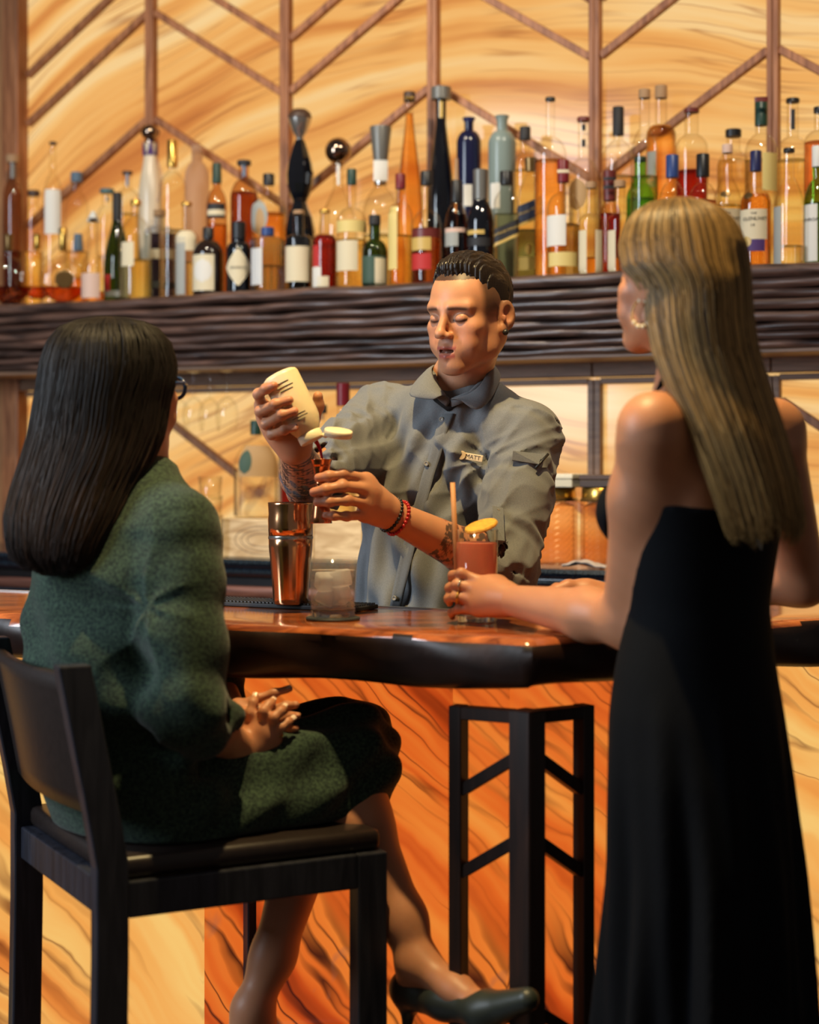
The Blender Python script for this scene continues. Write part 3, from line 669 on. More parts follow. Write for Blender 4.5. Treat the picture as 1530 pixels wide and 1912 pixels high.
B('clear amber bottle with a dark stopper and short neck, behind the square whisky bottles', 981, 237, 23, 312, 286, 9, 261, 'm', C_CLEAR, ('straw', 318), ('pdark', 1.15), expo=.6, dn=-.03)
B('tall long-necked clear bottle with globe shoulders and black cap', 1028, 182, 30, 290, 256, 8.5, 189, 'b', C_WHITE, ('orange', 300), ('black', 1.1), expo=.6)
B('clear whisky bottle with a red capsule ringed in cream and a pale label', 1052, 299, 31, 392, 360, 10, 341, 'f', C_CLEAR, ('straw', 420), ('red', 1.1), [(1022, 1057, 405, 462, 'paper'), (1026, 1078, 474, 500, 'pyel'), (1042, 1062, 322, 328, 'cream', 'neck_band', 0, 'rect', 6)], expo=.6, dn=-.002)
B('bottle with maroon cap, black neck label and a round cream medallion label', 1090, 219, 28, 330, 296, 10, 227, 'm', C_CLEAR, ('straw', 350), ('maroon', 1.2), [(1081, 1101, 234, 246, 'pdark', 'neck_band'), (1081, 1100, 262, 276, 'pdark', 'neck_band'), (1064, 1096, 336, 396, 'ptan', 'round_label', 0, 'oval')], expo=.7, dn=-.03)
B('whisky bottle with a tan stopper and vertical cream label, second left of the blonde guest', 1104, 340, 23, 414, 400, 9, 352, 'f', C_CLEAR, ('amber', 482), ('tan', 1.1), [(1082, 1096, 432, 515, 'cream'), (1112, 1124, 432, 515, 'cream')], expo=.6, dn=.004)
B('whisky bottle with a tan stopper touching the blonde guest\'s forehead', 1158, 337, 23, 412, 398, 10, 350, 'f', C_CLEAR, ('amber', 480), ('tan', 1.1), [(1136, 1150, 432, 512, 'cream')], expo=.6, dn=.004)
B('tall clear bottle with a long black capsule, above the blonde guest\'s forehead', 1155, 200, 32, 302, 262, 9.5, 253, 'b', C_CLEAR, ('straw', 330), ('pdark', 1.12), expo=.75)
B('bottle with a maroon and black striped neck wrap', 1139, 319, 21, 404, 382, 12, 375, 'm', C_SMOKE, ('red', 400), ('maroon', 1.05), [(1128, 1150, 334, 340, 'pdark', 'neck_band', 0, 'rect', 3), (1128, 1150, 350, 356, 'pdark', 'neck_band', 0, 'rect', 3)], expo=.6)
B('bright green whisky bottle behind the top of the blonde head', 1196, 293, 26, 372, 340, 11, 302, 'f', C_GREEN, ('green', 372), ('dgreen', 1.05), expo=.8)
B('tall clear bottle with a tan stopper, left of the bright orange one', 1204, 167, 26, 292, 240, 10, 184, 'b', C_CLEAR, ('straw', 330), ('tan', 1.1), expo=.8)
B('tall bottle of bright orange spirit with a tan stopper and grey vertical label', 1235, 160, 28, 252, 232, 11, 184, 'm', C_CLEAR, ('orange', 236), ('tan', 1.05), [(1210, 1226, 286, 352, 'pgrey')], expo=.55, dn=-.01)
B('amber whisky bottle with a cobalt blue capsule', 1256, 290, 24, 374, 340, 10, 332, 'f', C_CLEAR, ('amber', 378), ('cobalt', 1.2), expo=.7, text=())
B('wide-necked clear bottle with dark cap and a layer of red spirit', 1292, 203, 30, 276, 252, 13, 211, 'b', C_CLEAR, ('red', 320), ('maroon', 1.1), expo=.7)
B('rose-amber whisky bottle with a black capsule above the blonde hair', 1313, 288, 26, 374, 342, 11, 330, 'f', C_CLEAR, ('rose', 376), ('black', 1.12), expo=.7)
B('clear bottle with wide neck and thick dark lid, behind the pink-stoppered one', 1370, 242, 31, 312, 282, 13, 256, 'b', C_CLEAR, ('straw', 300), ('black', 1.15), expo=.7)
B('clear whisky bottle with pink stopper and dark capitals on its label, partly behind hair', 1359, 270, 27, 384, 330, 9, 286, 'f', C_CLEAR, ('gold', 384), ('ppink', 1.1), [(1334, 1384, 393, 452, 'cream'), (1345, 1365, 360, 372, 'bronze', 'oval_seal', 0, 'oval'), (1334, 1384, 456, 480, 'pgreen')], expo=1.0, text=[('THE', 1359, 402, 4.5, 0, 0), ('GLENLIVET', 1362, 412, 7, 0, 0)], dn=-.004)
B('amber whisky bottle with navy capsule, cream label and a purple band', 1412, 282, 29, 384, 350, 10, 320, 'f', C_CLEAR, ('amber', 364), ('navy', 1.08), [(1384, 1432, 394, 450, 'cream'), (1384, 1428, 450, 472, 'purple'), (1388, 1404, 444, 464, 'pgold', 'gold_seal', 0, 'oval', 1), (1388, 1406, 362, 374, 'bronze', 'oval_seal', 0, 'oval')], expo=.6, text=[('THE', 1408, 402, 4.5, 0, 0), ('GLENLIVET', 1410, 412, 7, 0, 0), ('14', 1406, 424, 6, 0, 0)], dn=.002)
B('tall clear bottle with brown and green capsule and a yellowed label', 1422, 187, 31, 288, 250, 11, 235, 'b', C_CLEAR, ('straw', 300), ('dgreen', 1.1), [(1424, 1450, 290, 360, 'pyel'), (1410, 1434, 187, 196, 'maroon', 'neck_band')], expo=.7)
B('clear bottle with black cap and see-through belly, right of the navy-capped whisky', 1474, 277, 28, 390, 330, 9.5, 285, 'f', C_WHITE, ('water', 460), ('black', 1.1), [(1446, 1460, 388, 500, 'pgrey')], expo=.9, dn=0)
B('tall clear bottle with a black cap and dark neck label, by the right timber upright', 1481, 184, 31, 288, 256, 11, 192, 'b', C_CLEAR, ('straw', 300), ('black', 1.15), [(1471, 1492, 206, 244, 'pdark', 'neck_band')], expo=.7)
B('red-orange spirit bottle with dark cap at the right edge of the photo', 1531, 200, 29, 268, 244, 10, 211, 'b', C_CLEAR, ('rose', 266), ('black', 1.1), expo=.6)
B('green whisky bottle with white capsule and white label at the right edge', 1528, 273, 26, 380, 335, 10, 312, 'f', C_GREEN, ('green', 380), ('white', 1.1), [(1505, 1527, 384, 490, 'paper')], expo=.7, text=[('LAPHROAIG', 1514, 413, 6.5, .15, 0)], dn=.002)

for a_, k_ in sorted(QUEUE, key=lambda q: 'fgmb'.index(q[0][8]) if isinstance(q[0][8], str) else 9): bottle(*a_, **k_)
# ------------------------------------------------------------------ things on the back counter and under the mantle
def at_counter(px, n): t, d = wall_t(px, n); return wpt(t, n, CZ), F / d
M_pale = wood('pale_timber', S(176, 142, 100), S(226, 200, 160), (2.0, 9, 9), .6, .1)
t0, _ = wall_t(412, .42); t1, _ = wall_t(585, .42); t2, _ = wall_t(676, .42); BH = .104
for a, b, lb in ((t0, t1, 'pale timber riser block with a swirling knot, under the square-shouldered bottle'), (t1 + .002, t2, 'pale timber riser block with rayed end grain, behind the copper jigger')):
    o = thing('timber_riser', lb, 'riser', wpt((a + b) / 2, .345, CZ + .0005), -AW, 'timber risers on the back counter')
    w = b - a
    box('front_board', (w, .018, BH), (0, -.066, BH / 2), M_pale, o, .002); box('rear_board', (w, .018, BH), (0, .066, BH / 2), M_pale, o, .002)
    box('top_board', (w, .114, .018), (0, 0, BH - .009), M_pale, o, .001)
    for s_ in (-1, 1): box('end_board', (.018, .114, BH - .019), (s_ * (w / 2 - .009), 0, (BH - .019) / 2), M_pale, o, .001)
    if a == t0:      # the knot: raised growth rings
        for k in range(3):
            pts = [((.055 + .022 * k) * .9 * math.cos(q * math.pi / 16) - .01, -.0752, .048 + (.018 + .010 * k) * math.sin(q * math.pi / 16)) for q in range(32)]
            tube('growth_ring', pts, .0011, plain('ring_brown', S(132, 110, 92), .7), o, 6, True)
RZ = CZ + BH + .001
B('square-shouldered clear bottle with dark green cap and tan label, on the timber riser', 478, 785, 42, 872, 822, 9.5, 812, .335, C_WHITE, ('water', 880), ('dgreen', 1.1), [(446, 520, 832, 890, 'ptan'), (446, 470, 840, 885, 'pgreen', 'dark_oval', 0, 'oval', 1)], expo=.7, base_z=RZ, group='bottles on the back counter', sy=.62)
B('slim clear carafe of red syrup behind the copper shaker', 541, 780, 17, 842, 815, 9, 790, .33, C_WHITE, ('red', 905), ('white', 1.1), expo=.7, base_z=RZ, group='bottles on the back counter')
B('bottle with a long dark red capsule, behind the bartender\'s raised arm', 641, 716, 24, 830, 778, 11, 758, .325, C_CLEAR, ('straw', 860), ('red', 1.15), expo=.7, base_z=RZ, group='bottles on the back counter')
B('bottle with a black and tan stopper, behind the flip lid of the poured bottle', 600, 756, 17, 822, 796, 9, 772, .345, C_WHITE, None, ('pdark', 1.2), [(591, 610, 773, 784, 'tan', 'neck_band')], expo=.7, base_z=RZ, group='bottles on the back counter')
def tumbler(pos, h, r0, r1, label, group, mat=C_WHITE):
    o = thing('tumbler', label, 'glass', pos, 0, group)
    V, Fc = lathe_data([(r0 * .96, 0), (r0, .004), (r1, h), (r1 - .002, h), (r0 - .003, .012), (.0005, .010)], 28, cap1=True)
    mk('glass_wall', V, Fc, mat, o, True); lathe('thick_base', [(r0 * .94, .0005), (r0 * .95, .003), (r0 * .93, .0095)], mat, o, 28)
    return o
p_, s_ = at_counter(393, .45)
for k, nm in enumerate(('bottom', 'second', 'third', 'top')): tumbler(p_ + Vector((0, 0, .0005 + k * .052)), .062, .031 - .0008 * k, .036 - .0008 * k, f'clear tumbler, {nm} of the right glass stack by the timber riser', 'stacked tumblers')
p_, s_ = at_counter(341, .40)
for k, nm in enumerate(('bottom', 'middle', 'top')): tumbler(p_ + Vector((0, 0, .0005 + k * .052)), .062, .033, .038, f'clear tumbler, {nm} of the left glass stack by the seated guest', 'stacked tumblers')
# stemmed glasses hanging under the mantle
for px, n, nm in ((334, .10, 'nearest the seated guest'), (362, .17, 'second from the seated guest'), (392, .10, 'third from the seated guest'), (424, .17, 'nearest the raised white bottle')):
    t, d = wall_t(px, n); o = thing('wine_glass', f'stemmed glass hanging upside down under the mantle, {nm}', 'glass', wpt(t, n, 1.6035), 0, 'hanging stemmed glasses')
    lathe('foot', [(.004, -.006), (.030, -.0015), (.031, 0)], C_WHITE, o, 24); lathe('stem', [(.0042, -.075), (.0035, -.03), (.004, -.005)], C_WHITE, o, 12)
    V, Fc = lathe_data([(.026, -.175), (.031, -.150), (.033, -.125), (.029, -.098), (.014, -.080), (.004, -.074)], 26, cap0=False); mk('bowl', V, Fc, C_WHITE, o, True)
# cut-glass canisters with gold lids
def canister(px, hw, label):
    p_, s_ = at_counter(px, .385); R = hw / s_; o = thing('canister', label, 'canister', p_ + Vector((0, 0, .0005)), -AW, 'cut-glass canisters on the back counter')
    H = .165; V, Fc = [], []; nr, ns = 22, 40
    for i in range(nr + 1):
        for k in range(ns):
            a = 2 * math.pi * (k + (i % 2) * .5) / ns; r = R * (1.0 if (i + k) % 2 else .955); z = .004 + (H - .004) * i / nr
            V.append((r * math.cos(a), r * math.sin(a), z))
    for i in range(nr):
        for k in range(ns):
            a, b = i * ns + k, i * ns + (k + 1) % ns; Fc.append((a, b, b + ns, a + ns))
    Fc.append(tuple(range(ns - 1, -1, -1))); mk('cut_glass', V, Fc, glass('cut_glass', (1, .86, .74), (.55, .42, .34), .08), o)
    lathe('contents', [(R * .86, .008), (R * .9, .02), (R * .9, H * .9), (R * .5, H * .96)], liquid('canister_contents', (.99, .86, .74, 1), 1.15, .25), o, 26)
    lathe('lid', [(R * .93, H), (R * .95, H + .006), (R * .93, H + .028), (R * .90, H + .030)], K['gold'], o, 30); lathe('lid_rim', [(R * 1.0, H - .004), (R * 1.02, H), (R * .95, H + .004)], K['bronze'], o, 30)
    return p_ + Vector((0, 0, H + .031))
pc1 = canister(1032, 47, 'cut-glass canister with gold lid, beside the bartender\'s sleeve'); pc2 = canister(1128, 44, 'cut-glass canister with gold lid, beside the standing guest\'s arm')
o = thing('menu_box', 'pale grey box lying on the left canister lid', 'box', pc1 + Vector((.01, -.02, 0)), -AW); box('box_base', (.118, .10, .020), (0, 0, .010), plain('box_grey', S(186, 184, 174), .6), o, .002); box('box_lid', (.122, .104, .012), (0, 0, .0265), plain('box_grey2', S(206, 204, 194), .6), o, .002)
o = thing('dark_case', 'dark brown case lying on the right canister lid', 'case', pc2 + Vector((.01, -.01, 0)), -AW); box('case_base', (.112, .10, .018), (0, 0, .009), plain('case_brown', S(52, 36, 30), .5), o, .002); box('case_lid', (.114, .102, .012), (0, 0, .0245), plain('case_brown2', S(66, 46, 38), .5), o, .002)
# folded cloth
p_, s_ = at_counter(1098, .452); V, Fc = [], []; nx, ny = 16, 10
for i in range(nx + 1):
    for j in range(ny + 1):
        x, y = i / nx - .5, j / ny - .5; V.append((x * .115, y * .05, .004 + .012 * max(0, math.sin((x * 1.2 + .62) * 3.0)) * (.7 + .3 * math.sin(y * 9 + x * 5)) + .002 * math.sin(x * 22 + y * 14)))
for i in range(nx):
    for j in range(ny): k = i * (ny + 1) + j; Fc.append((k, k + ny + 1, k + ny + 2, k + 1))
o = mk('bar_cloth', V, Fc, plain('grey_linen', S(170, 158, 154), .9, noise=.1, bump=.3, nscale=300), None, True, p_ + Vector((0, 0, .001)), -AW); tag(o, 'crumpled pale grey bar cloth on the granite counter', 'cloth')
md = o.modifiers.new('thick', 'SOLIDIFY'); md.thickness = .004; md.offset = 1

# ------------------------------------------------------------------ things on the bar
COPPER = plain('rose_copper', S(226, 168, 122), .17, 1); COPPER2 = plain('old_copper', S(214, 136, 94), .22, 1)
def bar_pt(px, py, z=BZ): d = F * (CH - z) / (py - HY); return Vector(((px - CX) / F * d, d, z)), F / d
# rubber mat
def bar_s(s, n): v = CORN + E1 * s + N1 * n; return v
o = thing('bar_mat', 'black ribbed rubber bar mat under the copper shaker', 'mat', (*bar_s(.72, -.34), BZ + .0005), -AW)
box('mat_base', (.50, .085, .008), (0, 0, .004), plain('black_rubber', S(20, 20, 24), .6), o, .002)
bm = bmesh.new()
for i in range(62):
    for j in range(9):
        b2 = bmesh.ops.create_cube(bm, size=1)['verts']
        for v in b2: v.co = Vector((v.co.x * .0042 - .245 + i * .008, v.co.y * .0042 - .036 + j * .009, v.co.z * .003 + .0095))
nb = from_bm('rubber_nubs', bm, plain('rubber_nub', S(40, 36, 34), .45), o); nb['kind'] = 'stuff'
# copper shaking tin
pS, sS = bar_pt(543, 1127, 1.0795)
sk = thing('cocktail_shaker', 'tall rose-copper cocktail shaker standing open on the bar mat', 'shaker', pS); q = 1 / sS
def zz(y): return (1127 - y) * q
lathe('lower_tin', [(31 * q, 0), (32.5 * q, .003), (33 * q, zz(1115)), (38 * q, zz(1050)), (41 * q, zz(1020)), (41.5 * q, zz(1004)), (40 * q, zz(1002))], COPPER, sk, 40)
lathe('seam_band', [(41.8 * q, zz(1006)), (42.4 * q, zz(1003)), (41.8 * q, zz(1000))], K['silver'], sk, 40)
V, Fc = lathe_data([(41 * q, zz(1002)), (42 * q, zz(985)), (42.5 * q, zz(968)), (41.5 * q, zz(960)), (42.5 * q, zz(942)), (43 * q, zz(939)), (42 * q, zz(938)), (40.5 * q, zz(942)), (39 * q, zz(1000)), (.0006, zz(1001))], 40); mk('upper_tin', V, Fc, COPPER, sk, True)
# water glass on a coaster
FROSTY, nt, out = new_mat('misted_glass'); gA = N(nt, 'ShaderNodeBsdfTransparent', i={'Color': (.98, .98, .98, 1)}); gB = N(nt, 'ShaderNodeBsdfDiffuse', i={'Color': (.85, .86, .88, 1)}); gC = N(nt, 'ShaderNodeBsdfGlossy', i={'Roughness': .06}); gM = N(nt, 'ShaderNodeMixShader', i={0: .05}); gN = N(nt, 'ShaderNodeMixShader', i={0: .06})
nt.links.new(gA.outputs[0], gM.inputs[1]); nt.links.new(gB.outputs[0], gM.inputs[2]); nt.links.new(gM.outputs[0], gN.inputs[1]); nt.links.new(gC.outputs[0], gN.inputs[2]); nt.links.new(gN.outputs[0], out.inputs[0])
pG, sG = bar_pt(622, 1157, BZ); q = 1 / sG
o = thing('coaster', 'dark round coaster under the glass of iced water', 'coaster', pG + Vector((0, 0, .0005))); lathe('coaster_disc', [(50 * q, 0), (51 * q, .002), (50 * q, .004)], plain('slate', S(44, 50, 56), .5), o, 40); lathe('coaster_rim', [(49.5 * q, .004), (49 * q, .0048), (47 * q, .0042)], plain('slate2', S(58, 64, 70), .5), o, 40)
wg = thing('water_glass', 'straight-sided tumbler of water and ice on a dark coaster', 'glass', pG + Vector((0, 0, .0055))); H = .101
V, Fc = lathe_data([(40 * q, 0), (42 * q, .003), (46 * q, H), (44.8 * q, H), (40.5 * q, .014), (.0005, .012)], 44); mk('glass_wall', V, Fc, FROSTY, wg, True)
lathe('thick_base', [(39 * q, .0006), (40 * q, .004), (40 * q, .011)], liquid('glass_base', (.95, .95, .95, 1), 1.45), wg, 40)
lathe('water', [(39.5 * q, .0145), (43 * q, H * .78), (42 * q, H * .785)], glass('iced_water', (.98, .98, .98), (.8, .8, .82)), wg, 40)
for k, (x, y, z, a, b) in enumerate(((-.014, -.008, .060, .4, .3), (.014, -.010, .066, 1.1, -.2), (.0, .014, .058, .2, .6), (-.012, .006, .034, 2.0, .5), (.013, .006, .036, .7, -.5))):
    bm = box_bm(.029, .029, .029, (0, 0, 0), .005, 3); bm.transform(Matrix.Translation((x, y, z)) @ Matrix.Rotation(a, 4, 'Z') @ Matrix.Rotation(b, 4, 'X')); from_bm('ice_cube', bm, frosted('ice', S(240, 240, 244)), wg, True)
# pink highball with straw and dried citrus wheel
pH, sH = bar_pt(890, 1162, BZ); q = 1 / sH; H = (1162 - 990) * q
hb = thing('highball_cocktail', 'tall pink cocktail with a tan straw and dried citrus wheel, in the standing guest\'s hand', 'cocktail', pH + Vector((0, 0, .0008)))
V, Fc = lathe_data([(36 * q, 0), (38 * q, .003), (40.5 * q, H), (39.3 * q, H), (37 * q, .014), (.0005, .012)], 40); mk('glass_wall', V, Fc, C_WHITE, hb, True)
m, nt, out = new_mat('pink_cocktail'); bb_ = N(nt, 'ShaderNodeBsdfPrincipled', i={'Base Color': S(255, 176, 148), 'Roughness': .25, 'Transmission Weight': .0, 'Subsurface Weight': .6}); bb_.inputs['Subsurface Radius'].default_value = (.03, .012, .01); tt = N(nt, 'ShaderNodeBsdfTransparent', i={'Color': S(255, 190, 170)}); mm_ = N(nt, 'ShaderNodeMixShader', i={0: .3}); nt.links.new(bb_.outputs[0], mm_.inputs[1]); nt.links.new(tt.outputs[0], mm_.inputs[2]); nt.links.new(mm_.outputs[0], out.inputs[0])
tl_ = N(nt, 'ShaderNodeBsdfTranslucent', i={'Color': S(255, 176, 148)}); m2_ = N(nt, 'ShaderNodeMixShader', i={0: .4}); nt.links.new(mm_.outputs[0], m2_.inputs[1]); nt.links.new(tl_.outputs[0], m2_.inputs[2]); nt.links.new(m2_.outputs[0], out.inputs[0])
lathe('drink', [(36.5 * q, .0145), (38.8 * q, H * .86), (37.5 * q, H * .865)], m, hb, 36); lathe('thick_base', [(35 * q, .0006), (36.5 * q, .011)], liquid('glass_base', (.95, .95, .95, 1), 1.45), hb, 36)
tube('straw', [(-.0315, -.006, .03), (-.0365, .0, H), (-.040, .006, H + 88 * q)], .0043, plain('straw_tan', S(206, 146, 96), .6), hb, 12)
V, Fc = lathe_data([(.0275, -.003), (.0290, 0), (.0275, .003)], 28); Mw = Matrix.Translation((.008, -.002, H + .006)) @ Matrix.Rotation(math.radians(-17), 4, 'Y') @ Matrix.Rotation(math.radians(14), 4, 'X')
cw = mk('citrus_wheel', [Mw @ Vector(v) for v in V], Fc, plain('dried_citrus', S(226, 168, 62), .6, noise=.25, nscale=120), hb)
# ------------------------------------------------------------------ the bottle being poured, its stream and the jigger
DJ = 3.02; q = DJ / F
pj = P(600, 977, DJ)
jg = thing('jigger', 'copper double jigger in the bartender\'s left hand', 'jigger', pj)
V, Fc = lathe_data([(20 * q, 0), (20.5 * q, .001), (19 * q, 12 * q), (12 * q, 60 * q), (10 * q, 74 * q), (12 * q, 80 * q), (17 * q, 108 * q), (21 * q, 119 * q), (21.5 * q, 120 * q), (20 * q, 119 * q), (11 * q, 84 * q), (.0005, 82 * q)], 36); mk('jigger_cup', V, Fc, COPPER2, jg, True)
lathe('waist_band', [(10.5 * q, 71 * q), (11.6 * q, 74 * q), (10.8 * q, 77 * q)], COPPER2, jg, 30)
b0, b1 = P(521, 698, DJ), P(584, 824, DJ - .01); ax = (b1 - b0).normalized(); L = (b1 - b0).length
pb = thing('squeeze_bottle', 'cream plastic bottle of red syrup tipped over the jigger, flip lid open', 'bottle', b0)
rot = Vector((0, 0, 1)).rotation_difference(ax).to_matrix().to_4x4()
M_plas = plain('cream_plastic', S(232, 214, 176), .35, sss=.25)
def rl(nm, prof, mat, par, p=2.0, sy=1.0, extra=None, seg=36):
    V, Fc = lathe_data(prof, seg, p=p, sy=sy); V = [rot @ (Vector(v) + (extra or Vector())) for v in V]; return mk(nm, V, Fc, mat, par, True)
rl('bottle_body', [(27 * q, 0), (33 * q, .003), (35 * q, .008), (35 * q, L * .62), (34 * q, L * .70), (29 * q, L * .80), (23.5 * q, L * .87), (22.5 * q, L * .88)], M_plas, pb)
rl('screw_collar', [(22.5 * q, L * .88), (23.5 * q, L * .885), (23.5 * q, L * .985), (22 * q, L)], plain('cream_cap', S(240, 228, 196), .4), pb)
for k, (zf, wdt) in enumerate(((.16, .020), (.22, .030), (.27, .024), (.62, .026), (.66, .030), (.70, .016))):      # rows of small print on the side facing the guests
    pts = []; rad_ = 35.3 * q if zf < .66 else 34.6 * q
    for i in range(9):
        a = -math.pi / 2 - .35 + (i - 4) / 8 * wdt / (35 * q); pts.append(rot @ Vector((rad_ * math.cos(a), rad_ * math.sin(a), L * zf)))
    tube('print_line', pts, .0007 if zf < .5 else .0005, K['ink'], pb, 5)
# lid, hinged open to the right
lc = P(632, 809, DJ - .03); V, Fc = lathe_data([(25 * q, -.006), (26.5 * q, -.005), (26.5 * q, .004), (25.5 * q, .006), (24.5 * q, .0062)], 36); Ml = Matrix.Translation(lc - b0) @ Matrix.Rotation(math.radians(8), 4, 'Y') @ Matrix.Rotation(math.radians(12), 4, 'X')
mk('flip_lid', [Ml @ Vector(v) for v in V], Fc, plain('cream_cap', S(240, 228, 196), .4), pb, True)
mk_h = tube('hinge_strap', [P(603, 812, DJ - .02) - b0, P(608, 814, DJ - .025) - b0, P(612, 812, DJ - .028) - b0], .004, plain('cream_cap', S(240, 228, 196), .4), pb, 8)
o = tube('syrup_stream', [P(590, 824, DJ - .005), P(594, 830, DJ - .004), P(599, 842, DJ), P(602, 858, DJ), P(602, 872, DJ)], [.0042, .0035, .0026, .0022, .002], plain('red_syrup', S(186, 22, 36), .12, sss=.3), None, 10); tag(o, 'thin stream of red syrup falling from the cream bottle', 'syrup')

# ------------------------------------------------------------------ the bar chair of the seated guest
M_chair = wood('chair_black_wood', S(24, 26, 34), S(46, 48, 58), (14, 14, 1.5), .34, .08)
M_leather = plain('chair_leather', S(34, 26, 24), .38, noise=.2, bump=.1, nscale=90)
RN = Vector((-.446, 2.55)); CHA = math.radians(28); CD, CW = .43, .455
ch = thing('bar_chair', 'dark wooden bar chair with leather back panel under the seated guest', 'chair', (RN.x, RN.y, 0), CHA)
def post(nm, pts, sx, sy):
    V, Fc = [], []
    for (x, y, z) in pts: V += [(x - sx / 2, y - sy / 2, z), (x + sx / 2, y - sy / 2, z), (x + sx / 2, y + sy / 2, z), (x - sx / 2, y + sy / 2, z)]
    for i in range(len(pts) - 1):
        for k in range(4): a, b = i * 4 + k, i * 4 + (k + 1) % 4; Fc.append((a, b, b + 4, a + 4))
    Fc += [(3, 2, 1, 0), tuple(range(len(pts) * 4 - 4, len(pts) * 4))]
    o = mk(nm, V, Fc, M_chair, ch); md = o.modifiers.new('edge', 'BEVEL'); md.width = .003; md.segments = 2; return o
for y in (0, CW):
    post('rear_leg', [(-.02, y, 0), (-.004, y, .35), (0, y, .60), (0, y, .74), (-.014, y, .82), (-.034, y, .92), (-.058, y, 1.042)], .050, .032)
    post('front_leg', [(CD, y, 0), (CD, y, .716)], .052, .036)
    box('side_rail', (CD - .05, .028, .055), (CD / 2, y, .688), M_chair, ch, .003)
box('rear_rail', (.03, CW - .034, .055), (0, CW / 2, .690), M_chair, ch, .003); box('front_rail', (.03, CW - .038, .055), (CD, CW / 2, .688), M_chair, ch, .003)
box('footrest', (.026, CW - .038, .032), (CD, CW / 2, .30), M_chair, ch, .003)
for y in (0, CW): box('stretcher', (CD - .05, .022, .028), (CD / 2 - .002, y, .24), M_chair, ch, .003)
box('seat_pad', (CD + .02, CW + .01, .034), (CD / 2 + .012, CW / 2, .733), M_leather, ch, .010, smooth=True)
V, Fc = [], []; nz, ny = 8, 12       # gently curved back panel
for side in (0, 1):
    for i in range(nz + 1):
        for j in range(ny + 1):
            z = .812 + (1.024 - .812) * i / nz; y = .018 + (CW - .036) * j / ny; lean = -.058 * ((z - .74) / .302) ** 1.15; V.append((lean - .020 * math.sin(math.pi * j / ny) + (-.009 if side else .009), y, z))
o2 = (nz + 1) * (ny + 1)
for i in range(nz):
    for j in range(ny):
        k = i * (ny + 1) + j; Fc.append((k, k + 1, k + ny + 2, k + ny + 1)); Fc.append((o2 + k, o2 + k + ny + 1, o2 + k + ny + 2, o2 + k + 1))
for j in range(ny): Fc.append((j, o2 + j, o2 + j + 1, j + 1)); k = nz * (ny + 1) + j; Fc.append((k, k + 1, o2 + k + 1, o2 + k))
for i in range(nz): a = i * (ny + 1); Fc.append((a, a + ny + 1, o2 + a + ny + 1, o2 + a)); a += ny; Fc.append((a, o2 + a, o2 + a + ny + 1, a + ny + 1))
mk('back_panel', V, Fc, M_leather, ch, True)
